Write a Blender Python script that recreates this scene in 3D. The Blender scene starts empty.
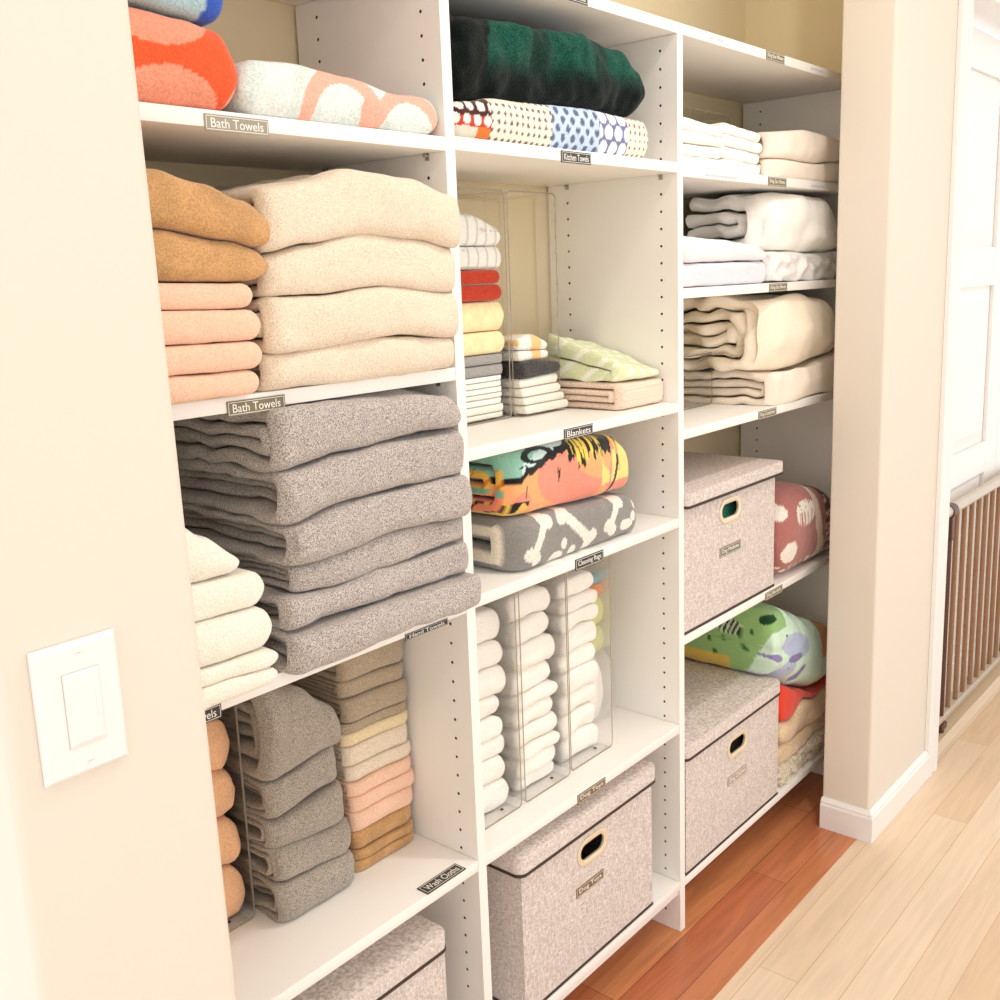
import bpy, bmesh, math, random
from mathutils import Vector, Matrix, noise

random.seed(7)
C = bpy.context.scene.collection
PI = math.pi

# ------------------------------------------------------------------ materials
MATS = {}
def newmat(name):
    m = bpy.data.materials.new(name); m.use_nodes = True
    return m, m.node_tree, m.node_tree.nodes['Principled BSDF']
def lin(c):
    return tuple(((v / 255) / 12.92 if v / 255 <= .04045 else ((v / 255 + .055) / 1.055) ** 2.4) for v in c)
def plain(name, c, rough=.5, metal=0, spec=.5, bump=None):
    if name in MATS: return MATS[name]
    m, nt, b = newmat(name)
    b.inputs['Base Color'].default_value = (*lin(c), 1)
    b.inputs['Roughness'].default_value = rough
    b.inputs['Metallic'].default_value = metal
    b.inputs['Specular IOR Level'].default_value = spec
    if bump:
        tc = nt.nodes.new('ShaderNodeTexCoord'); n = nt.nodes.new('ShaderNodeTexNoise')
        n.inputs['Scale'].default_value = bump[0]; n.inputs['Detail'].default_value = 3
        bp = nt.nodes.new('ShaderNodeBump'); bp.inputs['Strength'].default_value = bump[1]; bp.inputs['Distance'].default_value = bump[2]
        nt.links.new(tc.outputs['Object'], n.inputs['Vector']); nt.links.new(n.outputs['Fac'], bp.inputs['Height'])
        nt.links.new(bp.outputs['Normal'], b.inputs['Normal'])
    MATS[name] = m
    return m
def fabric(name, c, dark=.62, scale=420, stretch=(1, 1, 1), bump=.6, dist=.002, attr=False, mott=.0, contrast=(.36, .62), sheen=.3):
    """woven or looped cloth: pile colour varies thread by thread"""
    if name in MATS: return MATS[name]
    m, nt, b = newmat(name); L = nt.links.new; N = nt.nodes.new
    b.inputs['Roughness'].default_value = .95; b.inputs['Specular IOR Level'].default_value = .1
    b.inputs['Sheen Weight'].default_value = sheen; b.inputs['Sheen Roughness'].default_value = .5
    tc = N('ShaderNodeTexCoord'); mp = N('ShaderNodeMapping'); mp.inputs['Scale'].default_value = stretch
    n = N('ShaderNodeTexNoise'); n.inputs['Scale'].default_value = scale; n.inputs['Detail'].default_value = 2
    rmp = N('ShaderNodeMapRange'); rmp.inputs['From Min'].default_value = contrast[0]; rmp.inputs['From Max'].default_value = contrast[1]
    rmp.inputs['To Min'].default_value = dark; rmp.inputs['To Max'].default_value = 1.04
    L(tc.outputs['Object'], mp.inputs['Vector']); L(mp.outputs['Vector'], n.inputs['Vector']); L(n.outputs['Fac'], rmp.inputs['Value'])
    mul = N('ShaderNodeVectorMath'); mul.operation = 'SCALE'
    if attr:
        at = N('ShaderNodeAttribute'); at.attribute_name = 'pattern'; L(at.outputs['Color'], mul.inputs[0])
    else:
        mul.inputs[0].default_value = lin(c)
    L(rmp.outputs['Result'], mul.inputs['Scale'])
    out = mul.outputs['Vector']
    if mott:
        n2 = N('ShaderNodeTexNoise'); n2.inputs['Scale'].default_value = 22; n2.inputs['Detail'].default_value = 2
        L(tc.outputs['Object'], n2.inputs['Vector'])
        r2 = N('ShaderNodeMapRange'); r2.inputs['From Min'].default_value = .35; r2.inputs['From Max'].default_value = .65
        r2.inputs['To Min'].default_value = 1 - mott; r2.inputs['To Max'].default_value = 1
        L(n2.outputs['Fac'], r2.inputs['Value'])
        m2 = N('ShaderNodeVectorMath'); m2.operation = 'SCALE'; L(out, m2.inputs[0]); L(r2.outputs['Result'], m2.inputs['Scale']); out = m2.outputs['Vector']
    L(out, b.inputs['Base Color'])
    bp = N('ShaderNodeBump'); bp.inputs['Strength'].default_value = bump; bp.inputs['Distance'].default_value = dist
    L(n.outputs['Fac'], bp.inputs['Height']); L(bp.outputs['Normal'], b.inputs['Normal'])
    MATS[name] = m
    return m

white = plain('white_melamine', (249, 245, 239), .45, bump=(9, .05, .002))
hole_m = plain('particle_board_core', (92, 70, 48), .9)
wall_m = plain('cream_wall_paint', (229, 219, 205), .75, bump=(160, .12, .0006))
closet_m = plain('tan_wall_paint', (234, 217, 180), .8, bump=(160, .12, .0006))
ceil_m = plain('ceiling_paint', (250, 246, 238), .8)
trim_m = plain('white_trim_paint', (241, 238, 235), .35)
plate_m = plain('white_plastic', (240, 236, 234), .3)
steel = plain('steel', (190, 185, 178), .3, 1)
dark_trim = plain('dark_brown_piping', (66, 48, 38), .7)
dark_in = plain('dark_inside', (30, 26, 24), .9)
ring_m = plain('cream_metal_ring', (236, 218, 190), .3, .3)
lab_black = plain('black_label', (48, 44, 42), .35)
lab_tan = plain('bronze_label', (120, 92, 66), .35)
lab_olive = plain('olive_label', (122, 112, 84), .35)
lab_glare = plain('black_label_with_glare', (160, 152, 136), .35)  # black plate, glare put into its base colour as grey
ink = plain('white_ink', (250, 246, 236), .5)
faint_ink = plain('faint_grey_ink', (200, 198, 206), .6)

def acrylic():
    m, nt, b = newmat('clear_acrylic')
    b.inputs['Base Color'].default_value = (1, 1, 1, 1); b.inputs['Roughness'].default_value = .02
    b.inputs['Transmission Weight'].default_value = 1; b.inputs['IOR'].default_value = 1.25
    b.inputs['Alpha'].default_value = .35
    return m
acr = acrylic()
acr_edge = plain('acrylic_cut_edge', (150, 138, 118), .15)

def linen():
    m, nt, b = newmat('grey_linen'); L = nt.links.new; N = nt.nodes.new
    b.inputs['Roughness'].default_value = .9; b.inputs['Specular IOR Level'].default_value = .15
    tc = N('ShaderNodeTexCoord')
    outs = []
    for s in ((900, 900, 110), (160, 160, 900)):
        mp = N('ShaderNodeMapping'); mp.inputs['Scale'].default_value = s
        n = N('ShaderNodeTexNoise'); n.inputs['Scale'].default_value = 1; n.inputs['Detail'].default_value = 2
        L(tc.outputs['Object'], mp.inputs['Vector']); L(mp.outputs['Vector'], n.inputs['Vector']); outs.append(n.outputs['Fac'])
    a = N('ShaderNodeMath'); a.operation = 'ADD'; L(outs[0], a.inputs[0]); L(outs[1], a.inputs[1])
    r = N('ShaderNodeValToRGB'); h = N('ShaderNodeMath'); h.operation = 'MULTIPLY'; h.inputs[1].default_value = .5
    L(a.outputs[0], h.inputs[0]); L(h.outputs[0], r.inputs['Fac'])
    r.color_ramp.elements[0].position = .38; r.color_ramp.elements[0].color = (*lin((182, 169, 160)), 1)
    r.color_ramp.elements[1].position = .62; r.color_ramp.elements[1].color = (*lin((244, 232, 226)), 1)
    L(r.outputs['Color'], b.inputs['Base Color'])
    bp = N('ShaderNodeBump'); bp.inputs['Strength'].default_value = .4; bp.inputs['Distance'].default_value = .0006
    L(a.outputs[0], bp.inputs['Height']); L(bp.outputs['Normal'], b.inputs['Normal'])
    return m
linen_m = linen()

def planks(name, cols, wid, length, seam, rough, gloss_noise=0, grain=.25):
    m, nt, b = newmat(name); L = nt.links.new; N = nt.nodes.new
    b.inputs['Roughness'].default_value = rough
    tc = N('ShaderNodeTexCoord'); mp = N('ShaderNodeMapping')
    br = N('ShaderNodeTexBrick'); br.offset = .37; br.offset_frequency = 2; br.squash = 1
    br.inputs['Scale'].default_value = 1; br.inputs['Brick Width'].default_value = length; br.inputs['Row Height'].default_value = wid
    br.inputs['Mortar Size'].default_value = .0008; br.inputs['Mortar Smooth'].default_value = .3; br.inputs['Bias'].default_value = 0
    br.inputs['Color1'].default_value = (*lin(cols[0]), 1); br.inputs['Color2'].default_value = (*lin(cols[1]), 1); br.inputs['Mortar'].default_value = (*lin(seam), 1)
    L(tc.outputs['Object'], mp.inputs['Vector']); L(mp.outputs['Vector'], br.inputs['Vector'])
    mg = N('ShaderNodeMapping'); mg.inputs['Scale'].default_value = (3.5, 45, 1); L(tc.outputs['Object'], mg.inputs['Vector'])
    n = N('ShaderNodeTexNoise'); n.inputs['Scale'].default_value = 1; n.inputs['Detail'].default_value = 5; n.inputs['Distortion'].default_value = 1.2
    L(mg.outputs['Vector'], n.inputs['Vector'])
    r = N('ShaderNodeMapRange'); r.inputs['From Min'].default_value = .35; r.inputs['From Max'].default_value = .7
    r.inputs['To Min'].default_value = 1; r.inputs['To Max'].default_value = 1 - grain; L(n.outputs['Fac'], r.inputs['Value'])
    mx = N('ShaderNodeVectorMath'); mx.operation = 'SCALE'; L(br.outputs['Color'], mx.inputs[0]); L(r.outputs['Result'], mx.inputs['Scale'])
    L(mx.outputs['Vector'], b.inputs['Base Color'])
    return m
hall_floor_m = planks('pale_oak_planks', ((240, 218, 192), (226, 196, 162)), .083, 1.3, (205, 165, 125), .35, grain=.12)
closet_floor_m = planks('stained_oak_planks', ((222, 148, 98), (200, 116, 78)), .09, .9, (120, 62, 36), .28, grain=.28)

# ------------------------------------------------------------------ object helpers
def finish(bm, name, mats, parent=None, smooth=True, origin=None):
    me = bpy.data.meshes.new(name); bm.to_mesh(me); bm.free()
    for m in (mats if isinstance(mats, (list, tuple)) else [mats]): me.materials.append(m)
    o = bpy.data.objects.new(name, me); C.objects.link(o)
    if smooth:
        for p in me.polygons: p.use_smooth = True
        try: me.set_sharp_from_angle(angle=math.radians(smooth if smooth is not True else 50))
        except Exception: pass
    if parent is not None:
        me.transform(Matrix.Translation(-parent_world(parent))); o.parent = parent
    else:
        xs = [v.co for v in me.vertices]
        if origin is None:
            origin = Vector(((min(v.x for v in xs) + max(v.x for v in xs)) / 2, (min(v.y for v in xs) + max(v.y for v in xs)) / 2, min(v.z for v in xs)))
        me.transform(Matrix.Translation(-Vector(origin))); o.location = origin
    return o
def parent_world(p):
    v = Vector(p.location)
    while p.parent: p = p.parent; v = v + Vector(p.location)
    return v
def tag(o, label, cat, group=None):
    o['label'] = label; o['category'] = cat
    if group: o['group'] = group
    return o
def thing(name, label, cat, loc, group=None):
    o = bpy.data.objects.new(name, None); C.objects.link(o); o.location = loc
    o.empty_display_size = .05
    return tag(o, label, cat, group)
def box(bm, x0, x1, y0, y1, z0, z1, bev=0, mi=0):
    vs = [bm.verts.new((x, y, z)) for x in (x0, x1) for y in (y0, y1) for z in (z0, z1)]
    fs = []
    for q in ((0, 1, 3, 2), (4, 6, 7, 5), (0, 4, 5, 1), (2, 3, 7, 6), (0, 2, 6, 4), (1, 5, 7, 3)):
        f = bm.faces.new([vs[i] for i in q]); f.material_index = mi; fs.append(f)
    if bev:
        bmesh.ops.recalc_face_normals(bm, faces=fs)
        es = set(e for f in fs for e in f.edges)
        bmesh.ops.bevel(bm, geom=list(es), offset=bev, segments=2, affect='EDGES', profile=.5)
def struct(name, bm, m, smooth=False):
    o = finish(bm, name, m, None, smooth); o['kind'] = 'structure'; return o
def sbox(name, m, *a, bev=0):
    bm = bmesh.new(); box(bm, *a, bev=bev); return struct(name, bm, m, smooth=30 if bev else False)
def tube(bm, p0, p1, r, n=12, r1=None, mi=0):
    p0, p1 = Vector(p0), Vector(p1); d = (p1 - p0).normalized()
    a = d.orthogonal().normalized(); b = d.cross(a); r1 = r if r1 is None else r1
    A = [bm.verts.new(p0 + (a * math.cos(t) + b * math.sin(t)) * r) for t in [2 * PI * i / n for i in range(n)]]
    B = [bm.verts.new(p1 + (a * math.cos(t) + b * math.sin(t)) * r1) for t in [2 * PI * i / n for i in range(n)]]
    for i in range(n):
        f = bm.faces.new((A[i], A[(i + 1) % n], B[(i + 1) % n], B[i])); f.material_index = mi
    bm.faces.new(A[::-1]).material_index = mi; bm.faces.new(B).material_index = mi

# ------------------------------------------------------------------ setting
T = .019
U = [(-1.2617, -1.2427), (-.6311, -.6117), (0, .0194), (.8505, .8695)]
D = .305
ZT = 1.8275
sbox('wall_back', closet_m, -1.40, 1.06, .312, .40, 0, 2.60)
sbox('wall_closet_left', closet_m, -1.38, -1.2640, -.06, .312, 0, 2.6)
sbox('wall_closet_right', closet_m, .8720, 1.0, -.06, .312, 0, 2.6)
# hall wall with rounded corner bead, left of the opening
def wall_block(name, x0, x1, y0, y1, z0, z1, r, m, lean=0):
    bm = bmesh.new(); pts = []
    for cx, cy, a0 in ((x0 + r, y0 + r, PI), (x1 - r, y0 + r, 1.5 * PI), (x1 - r, y1 - r, 0), (x0 + r, y1 - r, .5 * PI)):
        for i in range(7):
            a = a0 + i / 6 * PI / 2; pts.append((cx + r * math.cos(a), cy + r * math.sin(a)))
    lo = [bm.verts.new((x, y, z0)) for x, y in pts]; hi = [bm.verts.new((x - (lean if x > (x0 + x1) / 2 else 0), y, z1)) for x, y in pts]; n = len(pts)
    for i in range(n): bm.faces.new((lo[i], lo[(i + 1) % n], hi[(i + 1) % n], hi[i]))
    bm.faces.new(lo[::-1]); bm.faces.new(hi)
    return struct(name, bm, m, smooth=40)
wall_block('wall_left', -1.400, -1.1942, -.18, -.061, 0, 2.6, .012, wall_m, lean=.0265)
wall_block('wall_right', .597, 1.078, -.18, -.061, 0, 2.6, .006, wall_m)
sbox('wall_header', wall_m, -1.2180, .597, -.18, -.061, 2.40, 2.6)
sbox('wall_over_door', wall_m, 1.078, 2.46, -.18, -.061, 2.075, 2.6)
sbox('wall_hall_end', wall_m, 2.46, 3.4, -.18, -.061, 0, 2.6)
sbox('wall_return', wall_m, -1.400, -1.390, -.061, 2.2, 0, 2.6)
sbox('ceiling', ceil_m, -3.4, 3.4, -2.6, .40, 2.602, 2.70)
bm = bmesh.new(); box(bm, -3.4, 3.4, -3.2, -.158, -.05, 0); struct('floor', bm, hall_floor_m)
bm = bmesh.new(); box(bm, -1.40, .8710, -.1579, .312, -.05, 0); o = struct('floor_closet', bm, closet_floor_m)
bm = bmesh.new(); box(bm, .8720, 3.4, -.1579, .312, -.05, 0); struct('floor_doorway', bm, hall_floor_m)

def baseboard(name, path, h=.08, t=.0145):
    """profile swept along path; path points with outward side on the left of travel"""
    prof = [(0, 0), (t, 0), (t, h * .78), (t * .8, h * .84), (t * .8, h * .9), (t * .45, h * .97), (t * .3, h), (0, h)]
    bm = bmesh.new(); rings = []
    n = len(path)
    for i, p in enumerate(path):
        p = Vector((*p, 0))
        d1 = (Vector((*path[i], 0)) - Vector((*path[i - 1], 0))).normalized() if i > 0 else None
        d2 = (Vector((*path[i + 1], 0)) - Vector((*path[i], 0))).normalized() if i < n - 1 else None
        ns = [Vector((d.y, -d.x, 0)) for d in (d1, d2) if d is not None]
        nn = sum(ns, Vector()); k = 1
        if len(ns) == 2: nn.normalize(); k = 1 / max(.3, nn.dot(ns[0]))
        rings.append([bm.verts.new(p + nn * a * k + Vector((0, 0, z + .0003))) for a, z in prof])
    for a, b in zip(rings, rings[1:]):
        for i in range(len(prof)): bm.faces.new((a[i], b[i], b[(i + 1) % len(prof)], a[(i + 1) % len(prof)]))
    bm.faces.new(rings[0]); bm.faces.new(rings[-1][::-1])
    bmesh.ops.recalc_face_normals(bm, faces=bm.faces)
    return struct(name, bm, trim_m, smooth=30)
baseboard('baseboard_right', [(.5965, -.0620), (.5965, -.1805), (1.003, -.1805)])
baseboard('baseboard_left', [(-1.400, -.1805), (-1.1938, -.1805), (-1.1938, -.062)])

# door casing (trim), jamb, door with raised panels
def casing():
    bm = bmesh.new()
    prof = [(0, 0), (0, .011), (.008, .016), (.022, .0165), (.03, .013), (.05, .012), (.062, .0165), (.074, .0165), (.080, .012), (.080, 0)]
    # left leg, mitred top
    def leg(x, s, z1):
        lo = [bm.verts.new((x + s * a * .84, -.1805 - b, .0004)) for a, b in prof]
        hi = [bm.verts.new((x + s * a * .84, -.1805 - b, z1 + .080 - a)) for a, b in prof]
        for i in range(len(prof)):
            j = (i + 1) % len(prof); bm.faces.new((lo[i], lo[j], hi[j], hi[i]))
        bm.faces.new(lo); return hi
    a = leg(1.004, 1, 2.055); b = leg(2.54, -1, 2.055)
    for i in range(len(prof)):
        j = (i + 1) % len(prof); bm.faces.new((a[i], a[j], b[j], b[i]))
    bmesh.ops.recalc_face_normals(bm, faces=bm.faces)
    return struct('trim_1', bm, trim_m, smooth=35)
casing()
bm = bmesh.new(); box(bm, 1.0790, 1.092, -.180, -.062, .0003, 2.061); box(bm, 2.446, 2.459, -.180, -.062, .0003, 2.061); box(bm, 1.0790, 2.459, -.180, -.062, 2.061, 2.0745)
struct('trim_2', bm, trim_m)
def door(name, x0, x1, panels):
    z0, z1, yf = .012, 2.03, -.103
    bm = bmesh.new(); box(bm, x0, x1, yf + .012, yf + .035, z0, z1)
    sx = x1 - .122, x0 + .13
    # stiles and rails as frame in front of a recessed core
    px0, px1 = x0 + panels[0], x1 - .122
    box(bm, x0, px0, yf, yf + .0119, z0, z1, bev=.002); box(bm, px1, x1, yf, yf + .0119, z0, z1, bev=.002)
    zs = [z0] + [z for p in panels[1:] for z in p] + [z1]
    for i in range(0, len(zs), 2): box(bm, px0, px1, yf, yf + .0119, zs[i], zs[i + 1], bev=.002)
    for p in panels[1:]:   # raised field with sloping bevel
        a, b = .012, .045
        lo = [bm.verts.new((x, yf + .011, z)) for x, z in ((px0 + a, p[0] + a), (px1 - a, p[0] + a), (px1 - a, p[1] - a), (px0 + a, p[1] - a))]
        hi = [bm.verts.new((x, yf + .002, z)) for x, z in ((px0 + b, p[0] + b), (px1 - b, p[0] + b), (px1 - b, p[1] - b), (px0 + b, p[1] - b))]
        for i in range(4): bm.faces.new((lo[i], lo[(i + 1) % 4], hi[(i + 1) % 4], hi[i]))
        bm.faces.new(hi)
    bmesh.ops.recalc_face_normals(bm, faces=bm.faces)
    return struct(name, bm, trim_m)
P3 = [(.16, .735), (.835, 1.325), (1.44, 1.925)]
door('door_1', 1.094, 1.8465, [.22] + P3)
door('door_2', 1.8495, 2.444, [.12] + P3)
bm = bmesh.new()
vs = [bm.verts.new(v) for v in ((1.093, -.174, .0005), (2.445, -.174, .0005), (2.445, -.158, .018), (1.093, -.158, .018), (2.445, -.105, .018), (1.093, -.105, .018), (2.445, -.105, .0005), (1.093, -.105, .0005))]
for q in ((0, 1, 2, 3), (3, 2, 4, 5), (5, 4, 6, 7), (0, 3, 5, 7), (1, 6, 4, 2), (0, 7, 6, 1)): bm.faces.new([vs[i] for i in q])
struct('trim_3', bm, plain('taupe_threshold', (206, 182, 150), .4))

# ------------------------------------------------------------------ baby gate in the doorway
gate_m = plain('taupe_metal_bars', (150, 112, 82), .4, .2)
gate_d = plain('dark_gate_metal', (88, 54, 42), .4, .3)
gate_s = plain('silver_gate_rail', (196, 184, 170), .35, .3)
g = thing('safety_gate', 'taupe metal safety gate with vertical bars in the white doorway', 'gate', (1.7, -.135, .019))
bm = bmesh.new(); tube(bm, (1.10, -.135, .700), (2.43, -.135, .700), .017, 16); finish(bm, 'top_rail', gate_s, g)
bm = bmesh.new(); box(bm, 1.10, 2.43, -.147, -.123, .052, .072, bev=.003); finish(bm, 'bottom_rail', gate_s, g, smooth=30)
for i, x in enumerate([1.205 + .0725 * k for k in range(17)]):
    bm = bmesh.new(); tube(bm, (x, -.135, .066), (x, -.135, .690), .0075 if i != 1 else .011, 10)
    finish(bm, 'bar', gate_d if i == 1 else gate_m, g)
bm = bmesh.new(); tube(bm, (1.115, -.135, .024), (1.115, -.135, .705), .012, 12); finish(bm, 'end_post', gate_m, g)
bm = bmesh.new(); tube(bm, (1.26, -.135, .698), (1.30, -.135, .698), .0205, 16); box(bm, 1.268, 1.292, -.147, -.123, .61, .690, bev=.003)
finish(bm, 'latch_collar', gate_d, g, smooth=40)
bm = bmesh.new(); tube(bm, (1.28, -.135, .0185), (1.28, -.135, .055), .014, 12); box(bm, 1.255, 1.305, -.150, -.120, .028, .046, bev=.003)
finish(bm, 'floor_foot', gate_d, g, smooth=40)

# ------------------------------------------------------------------ light switch
sx, sz, sw = -1.3735, 1.1040, .988
X0, X1, Z0, Z1 = sx, sx + .079 * sw, sz - .124 * sw, sz
sw_t = thing('light_switch', 'white rectangular dimmer light switch on cream hall wall', 'light switch', ((X0 + X1) / 2, -.1805, (Z0 + Z1) / 2))
def bevel_plate(x0, x1, z0, z1, yb, yf, e):
    bm = bmesh.new()
    a = [bm.verts.new((x, yb, z)) for x, z in ((x0, z0), (x1, z0), (x1, z1), (x0, z1))]
    m_ = [bm.verts.new((x, yb + (yf - yb) * .45, z)) for x, z in ((x0, z0), (x1, z0), (x1, z1), (x0, z1))]
    b = [bm.verts.new((x, yf, z)) for x, z in ((x0 + e, z0 + e), (x1 - e, z0 + e), (x1 - e, z1 - e), (x0 + e, z1 - e))]
    for i in range(4):
        bm.faces.new((a[i], a[(i + 1) % 4], m_[(i + 1) % 4], m_[i])); bm.faces.new((m_[i], m_[(i + 1) % 4], b[(i + 1) % 4], b[i]))
    bm.faces.new(b); bm.faces.new(a[::-1]); bmesh.ops.recalc_face_normals(bm, faces=bm.faces)
    return bm
finish(bevel_plate(X0, X1, Z0, Z1, -.1806, -.1885, .004), 'cover_plate', plate_m, sw_t, smooth=False)
pc = ((X0 + X1) / 2 + .001, (Z0 + Z1) / 2 + .001)
fr = plain('switch_gap', (205, 194, 180), .6)
finish(bevel_plate(pc[0] - .0172, pc[0] + .0172, pc[1] - .0345, pc[1] + .0345, -.1884, -.1889, .0002), 'paddle_frame', fr, sw_t, smooth=False)
finish(bevel_plate(pc[0] - .0165, pc[0] + .0165, pc[1] - .0338, pc[1] + .0338, -.1886, -.1912, .0035), 'paddle', plate_m, sw_t, smooth=False)
finish(bevel_plate(pc[0] + .0105, pc[0] + .0142, pc[1] - .012, pc[1] + .018, -.1910, -.1922, .0006), 'dimmer_slider', plate_m, sw_t, smooth=False)
for dz in (.0505, -.0505):
    bm = bmesh.new(); tube(bm, (pc[0], -.1884, pc[1] + dz), (pc[0], -.1896, pc[1] + dz), .0032, 16, .0026); s = finish(bm, 'screw', plate_m, sw_t, smooth=40)
    bm = bmesh.new(); box(bm, pc[0] - .0022, pc[0] + .0022, -.18975, -.1893, pc[1] + dz - .0004, pc[1] + dz + .0004)
    bm2 = finish(bm, 'screw_slot', fr, s, smooth=False)

# ------------------------------------------------------------------ uprights with drilled pin holes
YH = (.0362, .2564)
def upright(x0, x1, sides, label):
    bm = bmesh.new(); z0, z1 = .0005, ZT - .0006; sp = .032; r = .0026; c = .010; dep = .006
    def quad(pts, mi=0):
        f = bm.faces.new([bm.verts.new(p) for p in pts]); f.material_index = mi
    # front, back, top, bottom
    quad([(x0, 0, z0), (x1, 0, z0), (x1, 0, z1), (x0, 0, z1)]); quad([(x1, D, z0), (x0, D, z0), (x0, D, z1), (x1, D, z1)])
    quad([(x0, 0, z1), (x1, 0, z1), (x1, D, z1), (x0, D, z1)]); quad([(x0, D, z0), (x1, D, z0), (x1, 0, z0), (x0, 0, z0)])
    for side, x, n in ((0, x0, -1), (1, x1, 1)):
        if side not in sides:
            quad([(x, 0, z0), (x, D, z0), (x, D, z1), (x, 0, z1)]); continue
        ys = [0, YH[0] - c, YH[0] + c, YH[1] - c, YH[1] + c, D]
        for i in (0, 2, 4): quad([(x, ys[i], z0), (x, ys[i + 1], z0), (x, ys[i + 1], z1), (x, ys[i], z1)])
        for yc in YH:
            zs = [.0102 + sp * k for k in range(57)]
            quad([(x, yc - c, z0), (x, yc + c, z0), (x, yc + c, zs[1] - c), (x, yc - c, zs[1] - c)])
            quad([(x, yc - c, zs[-1] + c), (x, yc + c, zs[-1] + c), (x, yc + c, z1), (x, yc - c, z1)])
            for k in range(1, 57):
                zc = zs[k]
                if k < 56: quad([(x, yc - c, zc + c), (x, yc + c, zc + c), (x, yc + c, zs[k + 1] - c), (x, yc - c, zs[k + 1] - c)])
                O = [(x, yc + c * max(-1, min(1, 1.42 * math.cos(t))), zc + c * max(-1, min(1, 1.42 * math.sin(t)))) for t in [PI / 8 * (2 * i + 1) for i in range(8)]]
                # square outline with eight points, corners exact
                sq = [(c, c * .41), (c * .41, c), (-c * .41, c), (-c, c * .41), (-c, -c * .41), (-c * .41, -c), (c * .41, -c), (c, -c * .41)]
                cr = {0: (c, c), 2: (-c, c), 4: (-c, -c), 6: (c, -c)}
                ov = [bm.verts.new((x, yc + a, zc + b)) for a, b in sq]
                iv = [bm.verts.new((x, yc + r * math.cos(t), zc + r * math.sin(t))) for t in [PI / 8 * (2 * i + 1) for i in range(8)]]
                dv = [bm.verts.new((x - n * dep, v.co.y, v.co.z)) for v in iv]
                for i in range(8):
                    j = (i + 1) % 8
                    if i in cr: bm.faces.new((ov[i], bm.verts.new((x, yc + cr[i][0], zc + cr[i][1])), ov[j], iv[j], iv[i]))
                    else: bm.faces.new((ov[i], ov[j], iv[j], iv[i]))
                    bm.faces.new((iv[i], iv[j], dv[j], dv[i])).material_index = 1
                bm.faces.new(dv).material_index = 1
    bmesh.ops.remove_doubles(bm, verts=bm.verts, dist=.00002)
    bmesh.ops.recalc_face_normals(bm, faces=bm.faces)
    return tag(finish(bm, 'upright_panel', [white, hole_m], None, smooth=False), label, 'shelf panel', 'upright panels of the closet shelving')
upright(*U[0], (), 'leftmost white upright shelf panel, hidden behind the cream wall with the switch')
upright(*U[1], (0, 1), 'white upright panel with pin holes between the bath towels and the rag bins')
upright(*U[2], (0, 1), 'white upright panel with pin holes between the folded blankets and the lidded boxes bay')
upright(*U[3], (0,), 'white upright panel with pin holes at the far right end of the closet')

def shelf(x0, x1, top, label, pins=True, y0=0.0):
    bm = bmesh.new(); box(bm, x0 + .0008, x1 - .0008, y0, D - .001, top - T, top, bev=.0008)
    o = finish(bm, 'shelf_board', white, None, smooth=30)
    tag(o, label, 'shelf', 'white shelf boards of the closet')
    if pins:
        for x, s in ((x0, 1), (x1, -1)):
            for y in YH:
                bm = bmesh.new(); tube(bm, (x + s * .0002, y, top - T - .0032), (x + s * .008, y, top - T - .0032), .0024, 8)
                box(bm, min(x + s * .0002, x + s * .0016), max(x + s * .0002, x + s * .0016), y - .004, y + .004, top - T - .010, top - T - .0008)
                finish(bm, 'shelf_pin', steel, o, smooth=40)
    return o
B1, B2, B3 = (U[0][1], U[1][0]), (U[1][1], U[2][0]), (U[2][1], U[3][0])
SA, SB, SC, SD, SE = 1.599, 1.2755, .9175, .480, .1194
S1, S2, S3, S4, S5 = 1.6015, 1.151, .9196, .480, .1194
T1, T2, T3, T4, T5 = 1.5955, 1.369, 1.094, .6665, .119
shelf(*B1, SA, 'white shelf board under the beach towels')
shelf(*B1, SB, 'white shelf board under the beige bath towels')
shelf(*B1, SC, 'white shelf board under the tall grey bath towel stack')
shelf(*B1, SD, 'white shelf board with the washcloth stacks and flat label on top')
shelf(*B1, SE, 'lowest white shelf board in the left bay, under the linen box')
shelf(*B2, S1, 'white shelf board under the dark green plaid blanket and dotted quilt')
shelf(*B2, S2, 'white shelf board under the kitchen towels and pale green cloth')
shelf(*B2, S3, 'white shelf board under the bone print fleece blanket')
shelf(*B2, S4, 'white shelf board under the clear bins of white rags')
shelf(*B2, S5, 'lowest white shelf board in the middle bay, under the linen box')
bm = bmesh.new(); box(bm, B2[0] + .001, B2[1] - .001, .004, .020, S5 - T - .012, S5 - T - .0003, bev=.001)
o = finish(bm, 'shelf_rail', white, None, smooth=30); tag(o, 'narrow white rail under the lowest middle shelf board', 'shelf rail')
board_t1 = shelf(*B3, T1, 'white shelf board under the top stacks of white bed sheets')
shelf(*B3, T2, 'white shelf board under the white comforter and satin sheet')
shelf(*B3, T3, 'white shelf board under the cream comforter')
shelf(*B3, T4, 'white shelf board under the upper linen box and maroon blanket')
shelf(*B3, T5, 'lowest white shelf board in the right bay')
board_top = shelf(U[0][0], U[3][1], ZT + T, 'long white top shelf board across all the bays', pins=False)

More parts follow.
